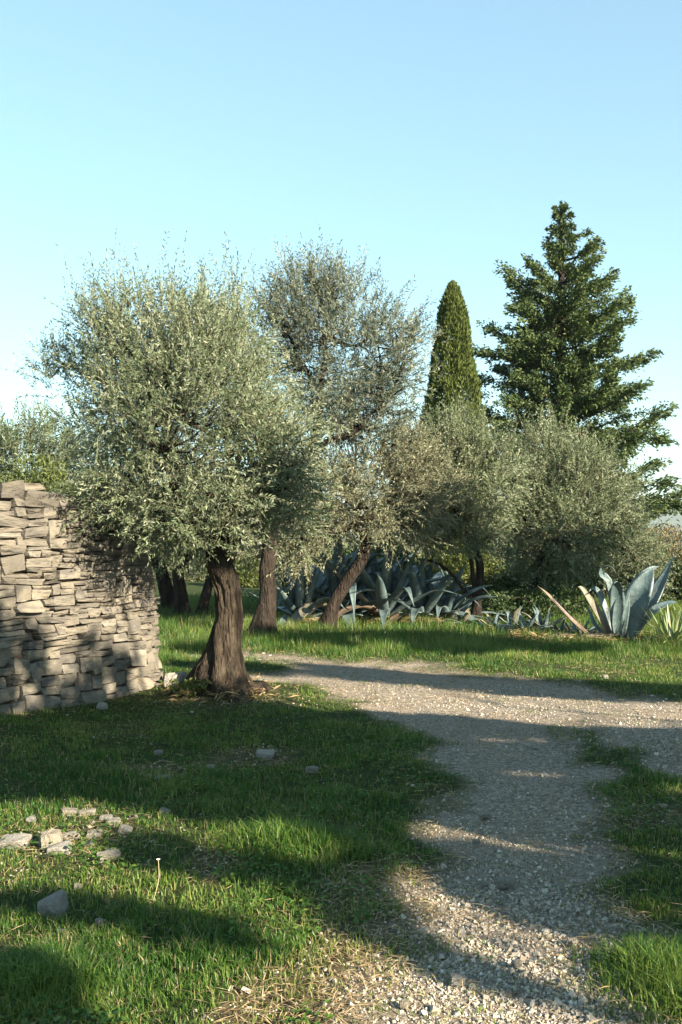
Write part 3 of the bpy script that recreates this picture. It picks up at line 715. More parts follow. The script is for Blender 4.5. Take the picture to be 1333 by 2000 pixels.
d = nrm(od * rng.uniform(.1, .55, (n, 1)) + np.array([0, 0, 1.0]) + rng.normal(0, .28, (n, 3)))
v, q = leaf_quads(b0 - d * .04, d, rng.uniform(.07, .16, n), rng.uniform(.025, .05, n), .3)
tone = np.clip(.5 + rng.normal(0, .16, n) + .5 * (vnoise(b0 * 3, 3) - .5), 0, 1)
part('crown', v, [q], [M['cypress']], root, False, 'stuff', fattr={'tone': tone})

# ------------------------------------------------------------------ tiered conifer
rng = np.random.default_rng(61)
D = 26.0; pxm = F / D; x0 = at(1092, 0, D)[0]; z0 = float(gz(x0, D)); ztop = at(0, 398, D)[2]
root = thing('conifer_tree', (x0, D, z0), 'tall tiered dark green conifer with ragged spreading branches', 'tree')
xt = at(1098, 0, D)[0]
tp = [np.array([x0, D, z0 - .1]), np.array([x0, D, 2.5]), np.array([x0 + .05, D, 5]), np.array([xt, D, 8]), np.array([xt, D, ztop])]
tv, tq, TC, TR = trunk_mesh(tp, [.30, .22, .16, .08, .012], 12, 50, .1, .25, 6); part('trunk', tv, [tq], [M['bark_dark']], root, True)
yL = [395, 450, 500, 522, 600, 640, 700, 800, 850, 900, 960, 1040]; wL = [3, 24, 32, 104, 100, 132, 156, 156, 130, 125, 110, 80]
yR = [395, 440, 480, 540, 570, 630, 690, 760, 800, 860, 920, 960, 1000, 1040]; wR = [3, 26, 60, 90, 118, 130, 172, 165, 212, 195, 190, 245, 240, 120]
acc = Acc(); LV = []; LQ = []; TN = []; off = 0
limb_list = []
nl = 165
for i in range(nl):
    py = 400 + (1030 - 400) * (max(i + rng.uniform(-.5, .5), 0) / nl) ** .93
    py = max(py, 398)
    az = i * 2.39996 + rng.uniform(-.35, .35)
    limb_list.append((py, az, rng.uniform(.5, 1.02)))
for py, side, ln in [(480, 0, 1), (525, PI, 1), (540, 0, .95), (572, 0, 1), (640, PI, 1), (628, 0, 1), (690, PI, 1), (695, 0, 1), (758, 0, .95), (740, PI, .95), (800, PI, 1), (802, 0, 1), (860, 0, 1), (905, 0, 1), (965, 0, 1), (985, 0, 1.05), (1000, .25, .95), (950, -.2, .9)]:
    limb_list.append((py, side + rng.uniform(-.12, .12), ln))
for py, az, ln in limb_list:
    ca = math.cos(az)
    half = (np.interp(py, yR, wR) * (ca + 1) / 2 + np.interp(py, yL, wL) * (1 - ca) / 2) / pxm
    Lr = half * ln
    ztip = EYE - (py - HY) / pxm
    f = (ztop - ztip) / (ztop - z0)
    rise = np.interp(f, [0, .15, .4, .8, 1], [.9, .6, .32, .12, .0]) * Lr * rng.uniform(.3, 1.6)
    zb = max(ztip - rise, z0 + .6); f_up = max(0, 1 - f * 1.6)
    i0 = int(np.argmin(np.abs(TC[:, 2] - zb))); pb = TC[i0]
    dirv = np.array([ca, math.sin(az), 0])
    tip = np.array([pb[0], pb[1], 0]) + dirv * Lr; tip[2] = ztip
    mid = (pb + tip) / 2 + np.array([0, 0, -.10 * Lr * rng.uniform(-.5, 2)]) + rng.normal(0, .07 * Lr, 3)
    C = catmull([pb, mid, tip], 14); acc.add(*tube(C, np.linspace(min(.045, TR[i0] * .7), .006, 14), 5))
    nc = max(4, int(Lr * 19))
    side = np.array([-dirv[1], dirv[0], 0])
    for c in range(nc):
        u = 1 - rng.random() ** 1.2 * .86 if c else 1.0
        p = C[min(13, int(u * 13))] + rng.normal(0, .02, 3)
        sg = rng.choice([-1, 1]) * rng.uniform(.1, .9) * (1.15 - u)
        ax = nrm(dirv * .75 + side * sg + np.array([0, 0, rng.uniform(-.10, .38) + .25 * f_up]) + rng.normal(0, .12, 3))
        al = rng.uniform(.22, .46) * min(1, .22 + Lr * .6); rs = min(1, .42 + Lr * .5)
        nsp = int(rng.integers(22, 38)); t_ = rng.random(nsp) ** .8
        o_ = ax[None] * (al * t_)[:, None] + rng.normal(0, 1, (nsp, 3)) * np.array([1, 1, .8]) * (.10 * rs * (1.15 - t_ * .85))[:, None]
        dd = nrm(ax * .9 + rng.normal(0, .45, (nsp, 3)))
        v, q = leaf_quads(p + o_, dd, rng.uniform(.06, .14, nsp), rng.uniform(.034, .056, nsp), .3)
        LV.append(v); LQ.append(q + off); off += len(v); TN.append(np.clip(.5 + rng.normal(0, .14) + rng.normal(0, .14, nsp), 0, 1))
# leader tuft
n = 700; t_ = rng.random(n) ** .8; rad = .01 + .15 * t_
b0 = np.stack([xt + rng.normal(0, 1, n) * rad * .6, D + rng.normal(0, 1, n) * rad * .6, ztop + .05 - t_ * 1.3], -1)
d = nrm(rng.normal(0, .5, (n, 3)) + np.array([0, 0, .9])); v, q = leaf_quads(b0, d, rng.uniform(.07, .14, n), rng.uniform(.025, .04, n), .3)
LV.append(v); LQ.append(q + off); TN.append(np.clip(.5 + rng.normal(0, .15, n), 0, 1))
bv, bf = acc.get(); part('branchwork', bv, bf, [M['bark_dark']], root, True, 'stuff')
part('crown', np.concatenate(LV), [np.concatenate(LQ)], [M['conifer']], root, False, 'stuff', fattr={'tone': np.concatenate(TN)})

# ------------------------------------------------------------------ shrubs behind the garden
def shrub(label, D, items, m_, n, leaf, seed, name='shrub', cat='shrub', upw=.5, stems=7):
    global rng
    rng = np.random.default_rng(seed)
    lb = lob(D, *items); c = np.mean([l[0] for l in lb], 0); x, y = c[0], c[1]; z = float(gz(x, y))
    root = thing(name, (x, y, z), label, cat)
    acc = Acc()
    for k in range(stems):
        L_ = lb[k % len(lb)]; e = L_[0] + rng.uniform(-.4, .4, 3) * L_[1]
        b_ = np.array([x + rng.uniform(-.15, .15), y + rng.uniform(-.1, .1), z - .05])
        acc.add(*tube(catmull([b_, (b_ + e) / 2 + rng.normal(0, .08, 3), e], 8), np.linspace(.035, .008, 8), 5))
    v, f = acc.get(); part('stem', v, f, [M['bark_dark']], root, True, 'stuff')
    pos, k, rad = in_lobes(lb, n, .45)
    pos = pos[pos[:, 2] > gz(pos[:, 0], pos[:, 1]) + .01]
    cl = vnoise(pos * 3.1, seed); pos = pos[rng.random(len(pos)) < np.clip((cl - .22) * 3.2, .12, 1)]
    nn = len(pos)
    d = nrm(nrm(pos - c) * .5 + np.array([0, 0, upw]) + rng.normal(0, .6, (nn, 3)))
    v, q = leaf_quads(pos, d, leaf[0] * rng.uniform(.6, 1.2, nn), leaf[1] * rng.uniform(.7, 1.2, nn), .25)
    tone = np.clip(.45 + rng.normal(0, .2, nn) + .6 * (vnoise(pos * 4, seed + 1) - .5), 0, 1)
    part('foliage', v, [q], [M[m_]], root, False, 'stuff', fattr={'tone': tone})
shrub('brownish heathery shrub behind the yucca and the sunlit agave', 22, [(1310, 1065, 60, 42), (1370, 1080, 60, 50), (1300, 1110, 45, 50), (1350, 1140, 60, 60)], 'shrub_brown', 9000, (.09, .03), 70)
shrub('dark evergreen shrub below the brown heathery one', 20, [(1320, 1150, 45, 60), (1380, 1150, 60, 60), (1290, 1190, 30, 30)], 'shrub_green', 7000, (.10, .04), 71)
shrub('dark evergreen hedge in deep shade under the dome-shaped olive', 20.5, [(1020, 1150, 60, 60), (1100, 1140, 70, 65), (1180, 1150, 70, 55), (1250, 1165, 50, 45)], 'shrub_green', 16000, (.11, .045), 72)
shrub('sunlit yellow-green bush seen past the slim olive stem', 21.5, [(900, 1110, 60, 60), (850, 1130, 55, 55), (960, 1140, 45, 55), (910, 1170, 80, 35)], 'shrub_yellow', 14000, (.10, .04), 73)
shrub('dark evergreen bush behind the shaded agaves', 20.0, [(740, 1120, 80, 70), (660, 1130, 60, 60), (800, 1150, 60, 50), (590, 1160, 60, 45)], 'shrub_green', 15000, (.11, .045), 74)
shrub('tall yellowish scrub between the two nearest olive trunks', 25, [(590, 1130, 35, 45), (500, 1140, 40, 45), (560, 1160, 60, 30), (470, 1120, 40, 45)], 'shrub_yellow', 11000, (.12, .035), 75, upw=1.0)
shrub('pale grey-green scrub in the gap past the wall end', 28, [(380, 1110, 60, 45), (310, 1100, 60, 55), (430, 1100, 50, 45), (370, 1145, 80, 25)], 'shrub_grey', 12000, (.11, .035), 76)
shrub('yellow-green shrub peeping over the wall beneath the grey olive', 14.5, [(75, 925, 60, 38), (30, 945, 50, 35), (110, 960, 55, 40), (70, 1050, 80, 90)], 'shrub_yellow', 9000, (.07, .03), 77)
# far scrub reads as one mass
rng = np.random.default_rng(78)
V = []; Q = []; T = []; off = 0
for k in range(110):
    Dk = rng.uniform(34, 75); xk = rng.uniform(-.55, .6) * Dk; r = rng.uniform(.9, 2.2); zk = float(gz(xk, Dk)); hk = r * rng.uniform(.8, 1.3)
    nn = int(rng.integers(180, 280)); u = nrm(rng.normal(size=(nn, 3))); u[:, 2] = np.abs(u[:, 2])
    pos = np.array([xk, Dk, zk]) + u * np.array([r, r, hk * 1.25]) * rng.uniform(.75, 1.05, (nn, 1))
    v, q = leaf_quads(pos, nrm(u + rng.normal(0, .6, (nn, 3)) + np.array([0, 0, .4])), rng.uniform(.22, .42, nn), rng.uniform(.12, .2, nn), .3)
    V.append(v); Q.append(q + off); off += len(v); T.append(np.clip(rng.uniform(.25, .65) + rng.normal(0, .15, nn), 0, 1))
o = place('distant_scrub', make_mesh('distant_scrub', np.concatenate(V), [np.concatenate(Q)], [M['shrub_grey']], False, fattr={'tone': np.concatenate(T)}))
tag(o, 'far grey-green scrub filling the gaps between the garden trees', 'scrub', kind='stuff')

# ------------------------------------------------------------------ agaves
def agave_leaf(root, pts, W, up, m_='agave', chan=.38, th=.16, name='leaf', label=None, spiral=0.0):
    n = 16; C = catmull(pts, n); T = nrm(np.gradient(C, axis=0)); t = np.linspace(0, 1, n)
    up = np.asarray(up, float); side0 = nrm(np.cross(T[0], up))
    w_ = W * .5 * (.62 + .45 * np.sin(PI * np.clip(t / .92, 0, 1)) ** .9) * np.clip(1 - t ** 2.1, 0.02, 1)
    u = np.linspace(-1, 1, 7); V = []
    sd = side0
    for i in range(n):
        sd = sd - T[i] * sd.dot(T[i]); sd = sd / max(np.linalg.norm(sd), 1e-9); nn = np.cross(sd, T[i])
        if spiral:
            a_ = spiral * t[i]; s2 = sd * math.cos(a_) + nn * math.sin(a_); nn = np.cross(s2, T[i])
        else: s2 = sd
        cf = chan * (1 - .45 * t[i])
        topc = [C[i] + s2 * w_[i] * x_ + nn * (cf * w_[i] * x_ * x_) for x_ in u]
        bot = [C[i] + s2 * w_[i] * x_ + nn * (cf * w_[i] * x_ * x_ - th * w_[i] * (1 - x_ * x_) - .002) for x_ in u[1:-1][::-1]]
        V += topc + bot
    V = np.array(V); k = 12
    i = np.arange(n - 1)[:, None] * k; j = np.arange(k)[None]; jj = (j + 1) % k
    q = np.stack([i + j, i + jj, i + k + jj, i + k + j], -1).reshape(-1, 4)
    o = part(name, V, [q], [M[m_]], root, True)
    if label: o['label'] = label
    return o
def A(D, *pts):                                      # points (px, py, depth offset)
    return [at(p[0], p[1], D + (p[2] if len(p) > 2 else 0)) for p in pts]
rng = np.random.default_rng(80)
b0 = gpz(1208, 1247); D = float(b0[1])
ag = thing('agave_plant', b0, 'large sunlit blue-grey agave with one curled leaf tip', 'agave')
UPL = np.array([-.2, -1, .5])
agave_leaf(ag, A(D, (1230, 1246, .02), (1262, 1188, .04), (1292, 1136, .08), (1318, 1082, .10)), .31, (-.8, -.7, .25), chan=.3, th=.08)
agave_leaf(ag, A(D, (1220, 1247, -.06), (1237, 1190, -.16), (1252, 1152, -.2), (1267, 1122, -.16), (1276, 1108, -.1)), .40, (-.5, -.9, .25), chan=.45, th=.08)
agave_leaf(ag, A(D, (1206, 1246, -.04), (1205, 1195, -.12), (1204, 1155, -.2), (1202, 1136, -.32), (1199, 1140, -.5)), .23, (-.1, -1, .25), chan=.5, th=.08)
agave_leaf(ag, A(D, (1202, 1245, .06), (1196, 1180, .1), (1188, 1134, .08), (1173, 1120, .04), (1178, 1106, .0), (1195, 1107, -.04), (1204, 1121, -.06)), .11, (.3, -1, .25), chan=.3, th=.08, label='thin leaf with its tip curled right over')
agave_leaf(ag, A(D, (1190, 1247), (1172, 1212, -.05), (1152, 1176, -.1), (1136, 1150, -.16), (1128, 1146, -.2)), .19, (.65, -.7, .45), 'agave_old', chan=.5, th=.08)
agave_leaf(ag, A(D, (1234, 1248, -.04), (1258, 1214, -.14), (1284, 1188, -.18), (1314, 1176, -.12), (1326, 1180, -.1)), .21, (-.6, -.5, .7), chan=.4, th=.08)
agave_leaf(ag, A(D, (1216, 1247, .12), (1228, 1185, .3), (1246, 1140, .42), (1270, 1112, .46), (1288, 1106, .48)), .22, (-.2, -1, .3), th=.08)
agave_leaf(ag, A(D, (1230, 1251), (1258, 1250, -.15), (1282, 1244, -.22), (1302, 1238, -.2)), .15, (.2, -.45, 1), 'agave_old', th=.08)
agave_leaf(ag, A(D, (1214, 1248, -.1), (1219, 1212, -.24), (1226, 1178, -.3), (1230, 1158, -.3)), .11, (0, -1, .3), th=.08)
agave_leaf(ag, A(D, (1198, 1246, .1), (1182, 1196, .22), (1170, 1160, .28), (1158, 1148, .24), (1150, 1156, .2)), .13, (.4, -.9, .4), th=.08)
agave_leaf(ag, A(D, (1186, 1248, .05), (1162, 1222, .2), (1152, 1196, .28), (1148, 1180, .3)), .10, (.5, -.6, .5), th=.08)
agave_leaf(ag, A(D, (1150, 1243, -.1), (1120, 1216, .0), (1088, 1182, .05), (1064, 1156, .05), (1050, 1144, .0)), .13, (.6, -.6, .7), 'agave_dead', label='long withered brown leaf', chan=.6, th=.08)
for k in range(18):                                   # dead leaves slumped round the foot
    xx = rng.uniform(1095, 1240); a_ = rng.uniform(-.5, .5)
    agave_leaf(ag, A(D, (xx, 1246, rng.uniform(-.15, .1)), (xx - 18 + 30 * a_, 1240, -.12), (xx - 35 + 55 * a_, 1246, -.22), (xx - 45 + 70 * a_, 1252, -.25)), rng.uniform(.08, .14), (0, -.2, 1), 'agave_dead', name='withered_leaf')
def rosette(label, px, py, n, L, W, seed, lean=(0, 0), group=None, old=.12, zup=0):
    rg = np.random.default_rng(seed); b = gpz(px, py); r = thing('agave_plant', b, label, 'agave', group)
    b = b + np.array([0, 0, -.03 + zup])
    for k in range(n):
        az = k * 2.39996 + rg.uniform(-.3, .3); f = (k + .5) / n
        el = math.radians(84 - 74 * f + rg.uniform(-8, 8)); l = L * rg.uniform(.75, 1.1) * (.8 + .3 * f)
        h = np.array([math.cos(az), math.sin(az), 0]); h = h + np.array([lean[0], lean[1], 0]) * .5
        dv = nrm(h * math.cos(el) + np.array([0, 0, math.sin(el)]))
        p0 = b + h * .04; p1 = p0 + dv * l * .38
        droop = rg.uniform(0, 1) ** 1.1 * (1.5 if el < 1.2 else .6)
        p2 = p1 + nrm(dv + np.array([0, 0, -.45 * droop])) * l * .34; p3 = p2 + nrm(dv + h * .2 + np.array([0, 0, -1.5 * droop])) * l * .28
        pts = [np.array([p[0], p[1], max(p[2], .03)]) for p in (p0, p1, p2, p3)]
        dead = f > .8 and rg.random() < .5
        agave_leaf(r, pts, W * rg.uniform(.8, 1.15), -h * .9 + np.array([0, 0, .55]), 'agave_dead' if dead else ('agave_old' if rg.random() < old else 'agave'), spiral=rg.normal(0, .25))
    return r
rosette('shaded agave left of the leaning olive trunk', 588, 1214, 18, 1.5, .19, 81)
rosette('tall shaded agave directly behind the leaning olive trunk', 668, 1207, 24, 2.1, .25, 82)
rosette('shaded agave with sagging leaves right of the leaning olive trunk', 752, 1212, 25, 1.9, .23, 83)
rosette('shaded agave with arching leaves beneath the curved low branch', 822, 1212, 22, 1.7, .21, 84)
r_ = rosette('agave reaching long pale leaves past the slim olive stem', 872, 1214, 14, .95, .17, 85)
D = gp(872, 1214)[1]
agave_leaf(r_, A(D, (874, 1212), (900, 1172, -.2), (935, 1150, -.5), (962, 1142, -.7)), .16, (-.3, -.3, 1), label='long leaf pointing right into the sun')
agave_leaf(r_, A(D, (874, 1214), (910, 1180, -.3), (945, 1166, -.6), (974, 1166, -.8)), .13, (-.3, -.3, 1))
agave_leaf(r_, A(D, (868, 1213), (880, 1165, .1), (900, 1120, .2), (912, 1100, .2)), .16, (-.6, -.6, .5))
rosette('small agave pup with thin hooped leaves beside the fallen rust-coloured stone', 1030, 1232, 10, .50, .09, 86)
rosette('small pale agave pup under the long withered leaf', 1092, 1236, 12, .42, .085, 87)
rosette('low ragged agave clump at the foot of the slim olive', 905, 1222, 12, .42, .10, 88, old=.4)
rosette('tiny agave pup beside the foot of the slim olive', 966, 1228, 9, .40, .08, 186, old=.3)
rosette('agave pup half in shade behind the rust-coloured stone', 1002, 1224, 11, .55, .10, 187, old=.3)
rosette('agave pup with several brown leaves before the dome-shaped olive', 1062, 1228, 12, .55, .10, 188, old=.5)
rosette('narrow agave pup at the left foot of the sunlit agave', 1132, 1242, 11, .48, .085, 189, old=.4)
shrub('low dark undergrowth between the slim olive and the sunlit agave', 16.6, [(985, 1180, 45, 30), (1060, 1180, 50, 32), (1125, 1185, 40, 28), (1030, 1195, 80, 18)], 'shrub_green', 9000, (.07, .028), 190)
# strappy yucca clump
b0 = gpz(1312, 1256); yr = thing('yucca_clump', b0, 'spiky narrow-leaved yucca clump beside the sunlit agave', 'yucca'); rng = np.random.default_rng(90)
for k in range(52):
    az = rng.uniform(0, 2 * PI); el = rng.uniform(.25, 1.35); l = rng.uniform(.38, .68); h = np.array([math.cos(az), math.sin(az), 0])
    dv = h * math.cos(el) + np.array([0, 0, math.sin(el)]); p0 = b0 + h * rng.uniform(0, .08) + np.array([0, 0, .02])
    p1 = p0 + dv * l * .55; p2 = p1 + nrm(dv + np.array([0, 0, -.35 * (el < .9)])) * l * .45
    C = catmull([p0, p1, p2], 7); s_ = nrm(np.cross(dv, [0, 0, 1.0])); w_ = .016 * np.array([.8, 1, 1, .9, .75, .5, .05]); up_ = np.cross(s_, dv) * .006
    v = np.concatenate([C - s_ * w_[:, None], C - up_, C + s_ * w_[:, None]]); i = np.arange(6)
    q = np.concatenate([np.stack([i, i + 7, i + 8, i + 1], -1), np.stack([i + 7, i + 14, i + 15, i + 8], -1)])
    part('leaf', v, [q], [M['yucca']], yr, True, fattr={'tone': np.full(len(q), np.clip(rng.normal(.45, .25), 0, 1))})

# ------------------------------------------------------------------ loose stones
RV = []
for k in range(10):
    v, f = stone_variant(300 + k, 4, 6, .42); RV.append(make_mesh('stone', v, [f], [M['rock']], False))
rng = np.random.default_rng(95)
G1 = 'limestone lumps of the rubble patch'; G2 = 'small stones scattered in the shaded lawn'; G3 = 'larger stones on the gravel'
rocks = [
    (25, 1652, 56, 24, 'long flat white stone at the edge of the rubble patch', None), (98, 1654, 44, 38, 'upright angular white stone, tallest of the rubble patch', None),
    (116, 1663, 46, 19, 'tan block lying against the upright angular white stone', None), (139, 1637, 34, 15, 'small pale lump of limestone in the rubble patch', G1), (135, 1592, 32, 14, 'small pale lump of limestone in the rubble patch', G1),
    (168, 1592, 34, 11, 'small pale lump of limestone in the rubble patch', G1), (185, 1635, 30, 15, 'small pale lump of limestone in the rubble patch', G1), (207, 1602, 24, 10, 'small pale lump of limestone in the rubble patch', G1),
    (223, 1611, 28, 13, 'small pale lump of limestone in the rubble patch', G1), (246, 1628, 26, 16, 'small pale lump of limestone in the rubble patch', G1), (211, 1680, 46, 15, 'flat tan slab in the grass below the rubble patch', None),
    (217, 1667, 26, 11, 'small grey stone resting behind the flat tan slab', None), (104, 1786, 52, 46, 'dark rounded boulder sunk in shaded grass', None), (196, 1806, 17, 20, 'narrow grey stone standing near the dark boulder', None),
    (152, 1731, 15, 11, 'small pale lump of limestone in the rubble patch', G1), (323, 1595, 22, 16, 'small grey lump of stone in the lawn past the rubble patch', None), (122, 1822, 24, 12, 'low grey stone below the dark boulder', None),
    (518, 1471, 34, 16, 'whitest stone lying in the shaded lawn', None), (413, 1497, 16, 12, 'small grey stone scattered in the shaded lawn', G2), (310, 1471, 18, 10, 'small grey stone scattered in the shaded lawn', G2), (609, 1499, 24, 12, 'small grey stone scattered in the shaded lawn', G2),
    (320, 1526, 28, 10, 'small grey stone scattered in the shaded lawn', G2), (60, 1600, 20, 9, 'small pale lump of limestone in the rubble patch', G1), (262, 1600, 16, 8, 'small pale lump of limestone in the rubble patch', G1), (175, 1650, 18, 9, 'small pale lump of limestone in the rubble patch', G1),
    (987, 1727, 30, 16, 'pale oval stone, the largest lying on the gravel', None), (946, 1730, 16, 10, 'pale stone bigger than the gravel around it', G3), (1296, 1576, 14, 8, 'pale stone bigger than the gravel around it', G3), (948, 1591, 22, 11, 'pale stone bigger than the gravel around it', G3),
    (1226, 1892, 20, 14, 'pale stone bigger than the gravel around it', G3), (895, 1938, 30, 16, 'pale stone bigger than the gravel around it', G3), (790, 1980, 18, 13, 'pale stone bigger than the gravel around it', G3), (860, 1790, 15, 10, 'pale stone bigger than the gravel around it', G3),
    (1010, 1900, 20, 12, 'pale stone bigger than the gravel around it', G3), (1120, 1850, 18, 11, 'pale stone bigger than the gravel around it', G3), (930, 1640, 14, 8, 'pale stone bigger than the gravel around it', G3),
    (200, 1385, 20, 15, 'pinkish stone lying before the foot of the wall', None), (338, 1348, 34, 38, 'grey boulder between the wall end and the big olive', None), (354, 1342, 26, 32, 'paler rock leaning on the grey boulder by the olive', None),
    (1183, 1328, 12, 9, 'small orange stone at the road edge before the agave', None), (988, 1236, 34, 18, 'fallen rust-coloured stone beside the agave pup', None), (605, 1216, 40, 12, 'long pale slab lying before the shaded agaves', None)]
for k, (px, py, wp, hp, lab, grp) in enumerate(rocks):
    b = gpz(px, py); D = b[1]; sx = wp / F * D; sz = hp / F * D; dp = min(sx, .9 * sx + .02) * rng.uniform(.6, .9)
    so = place('boulder' if hp > 36 else 'stone', RV[k % 10]); so.scale = (sx * .98, dp * .9, sz * 1.1)
    so.rotation_euler = (rng.uniform(-.12, .12), rng.uniform(-.15, .15), rng.uniform(-.5, .5)); so.location = (b[0], b[1] + dp * .4, b[2] + sz * .24)
    tag(so, lab, 'stone', grp)

# ------------------------------------------------------------------ gravel
def spread_ground(n, d0, d1, p, ang=.44):
    """positions with areal density ~ D^-p inside the view wedge"""
    e = 2 - p; D = (d0 ** e + (d1 ** e - d0 ** e) * rng.random(n)) ** (1 / e); return rng.uniform(-ang, ang, n) * D + rng.uniform(-.6, .6, n), D
rng = np.random.default_rng(100)
x, y = spread_ground(165000, 2.2, 10, 2.2)
gmk = gravel_mask(x, y); bmk = bare_mask(x, y)
pr = np.clip(gmk * (.42 + 1.5 * (n2(x, y, 1.3, 33) - .35)) * np.clip(1.25 - .07 * y, .3, 1) + .16 * bmk + .006, 0, 1)
ok = rng.random(len(x)) < pr * .85
x, y = x[ok], y[ok]; n = len(x)
s = np.exp(rng.normal(-5.12, .42, n)) * (.62 + .42 * n2(x, y, .9, 35) * 2 * .8) * (1 + np.clip(y - 4, 0, 8) * .03); s = np.clip(s, .0035, .024)
cube = np.array([[-1, -1, -1], [1, -1, -1], [1, 1, -1], [-1, 1, -1], [-1, -1, 1], [1, -1, 1], [1, 1, 1], [-1, 1, 1]], float) * .5
v = cube[None] * (1 + rng.uniform(-.42, .32, (n, 8, 3))) * s[:, None, None] * rng.uniform(.65, 1.5, (n, 1, 3)) * np.array([1, 1, .72])
q_ = nrm(rng.normal(size=(n, 4)) * np.array([1, .35, .35, 1])); w_, a_, b_, c_ = q_.T
Rm = np.stack([1 - 2 * (b_ * b_ + c_ * c_), 2 * (a_ * b_ - c_ * w_), 2 * (a_ * c_ + b_ * w_), 2 * (a_ * b_ + c_ * w_), 1 - 2 * (a_ * a_ + c_ * c_), 2 * (b_ * c_ - a_ * w_), 2 * (a_ * c_ - b_ * w_), 2 * (b_ * c_ + a_ * w_), 1 - 2 * (a_ * a_ + b_ * b_)], -1).reshape(n, 3, 3)
v = np.einsum('nij,nkj->nki', Rm, v)
z = gz(x, y) + .022 * (n2(x, y, 5, 5) - .5) - .018 * gravel_mask(x, y) + s * .16
v = v + np.stack([x, y, z], -1)[:, None]
cf = np.array([[4, 5, 6, 7], [0, 1, 5, 4], [1, 2, 6, 5], [2, 3, 7, 6], [3, 0, 4, 7]])
q = (cf[None] + np.arange(n)[:, None, None] * 8).reshape(-1, 4)
tone = np.repeat(np.clip(.5 + rng.normal(0, .22, n), 0, 1), 5)
tag(place('gravel', make_mesh('gravel', v.reshape(-1, 3), [q], [M['pebble']], False, fattr={'tone': tone})), 'crushed pale limestone gravel covering the track', 'gravel', kind='stuff')
print('pebbles', n)

# ------------------------------------------------------------------ grass
rng = np.random.default_rng(110)
def blades(x, y, h, wd, lean, tone, curl=.6):
    n = len(x); z = gz(x, y) + .022 * (n2(x, y, 5, 5) - .5) - .012 * gravel_mask(x, y)
    b = np.stack([x, y, z - .004], -1)
    az = rng.uniform(0, 2 * PI, n); hd = np.stack([np.cos(az), np.sin(az), 0 * az], -1)
    fa = az + PI / 2 + rng.normal(0, .6, n); sd = np.stack([np.cos(fa), np.sin(fa), 0 * fa], -1) * (wd * .5)[:, None]
    k = (h * lean)[:, None]; hz = h[:, None] * np.array([0, 0, 1.0])
    m_ = b + hd * k * .30 + hz * .58; tp = b + hd * k + hz * (1 - curl * .35 * lean[:, None])
    fr = y > 10.8                                    # far blades need one triangle only
    nn = int((~fr).sum()); v = np.stack([b - sd, b + sd, m_ + sd * .85, m_ - sd * .85, tp], 1)[~fr].reshape(-1, 3)
    v2 = np.stack([b - sd * 1.2, b + sd * 1.2, tp], 1)[fr].reshape(-1, 3)
    o = np.arange(nn)[:, None] * 5; o2 = len(v) + np.arange(int(fr.sum()))[:, None] * 3
    t3_ = np.concatenate([o + np.array([[3, 2, 4]]), o2 + np.array([[0, 1, 2]])])
    return np.concatenate([v, v2]), o + np.array([[0, 1, 2, 3]]), t3_, np.concatenate([tone[~fr], tone[fr], tone[~fr]])
x, y = spread_ground(400000, 2.3, 13, 1.62); xb, yb = spread_ground(130000, 10.8, 21, .6); x = np.concatenate([x, xb]); y = np.concatenate([y, yb])
gmk = gravel_mask(x, y); bmk = bare_mask(x, y) * np.clip(1.6 - y / 9, .15, 1)
patch = n2(x, y, 1.9, 21, 4); fine = n2(x, y, 7.0, 23, 2)
dens = (1 - gmk) ** 1.3 * (1 - .88 * bmk) * np.clip(.18 + 1.7 * (patch - .25), .10, 1) * np.clip(.3 + 1.8 * (fine - .28), .10, 1.2)
dens += .09 * gmk * (n2(x, y, 2.2, 27, 3) > .56) + .012
tf = np.array(gp(540, 1655)); tuft = np.exp(-(((x - tf[0] - .0) / .30) ** 2 + ((y - tf[1]) / .16) ** 2))
tf2 = np.array(gp(1290, 1920)); tuft2 = np.exp(-(((x - tf2[0]) / .22) ** 2 + ((y - tf2[1]) / .30) ** 2))
tf3 = np.array(gp(60, 1930)); tuft3 = np.exp(-(((x - tf3[0]) / .3) ** 2 + ((y - tf3[1]) / .2) ** 2))
tuft = np.maximum(np.maximum(tuft, tuft2), tuft3 * .8)
dens = dens + tuft * .8 + np.clip(y - 11, 0, 1) * (1 - gmk) * .35
# nothing grows inside the wall or trunk
wq = np.stack([x, y], -1) - W0; inw = ((wq @ NRM) < -.02) & ((wq @ NRM) > -.6) & ((wq @ U) > S_LEFT) & ((wq @ U) < LEN + .3)
dens = np.where(inw, 0, dens)
ok = rng.random(len(x)) < np.clip(dens, 0, 1); x, y, patch, tuft, gmk, bmk = x[ok], y[ok], patch[ok], tuft[ok], gmk[ok], bmk[ok]
n = len(x)
farm = np.clip((y - 11.2) / 1.6, 0, 1)
lf = np.clip((n2(x, y, .8, 29) - .3) * 2, 0, 1)
h = (.018 + .056 * np.clip(patch - .22, 0, 1) * 1.25) * rng.uniform(.55, 1.3, n) * (.8 + .5 * lf)
h = h * (1 - .55 * gmk) * (1 - .35 * bmk) + tuft * rng.uniform(.04, .14, n) + farm * rng.uniform(.05, .17, n) * (.35 + 1.1 * patch)
wd = rng.uniform(.0026, .0048, n) * (1 + np.clip(y - 3, 0, 20) * .075)
lean = np.clip(rng.gamma(2.2, .30, n), .05, 1.5)
tone = np.clip(.52 + rng.normal(0, .13, n) + .35 * (n2(x, y, .55, 31) - .5) + .5 * (n2(x, y, 3, 37) - .5) + .12 * bmk, 0, .84)
dry = rng.random(n) < (.10 + .28 * bmk + .12 * gmk); tone = np.where(dry, rng.uniform(.85, 1, n), tone)
tone = np.where(tuft > .3, np.clip(tone - .05, 0, .75), tone)
v, q, t3, tone = blades(x, y, h, wd, lean, tone)
print('blades', n)
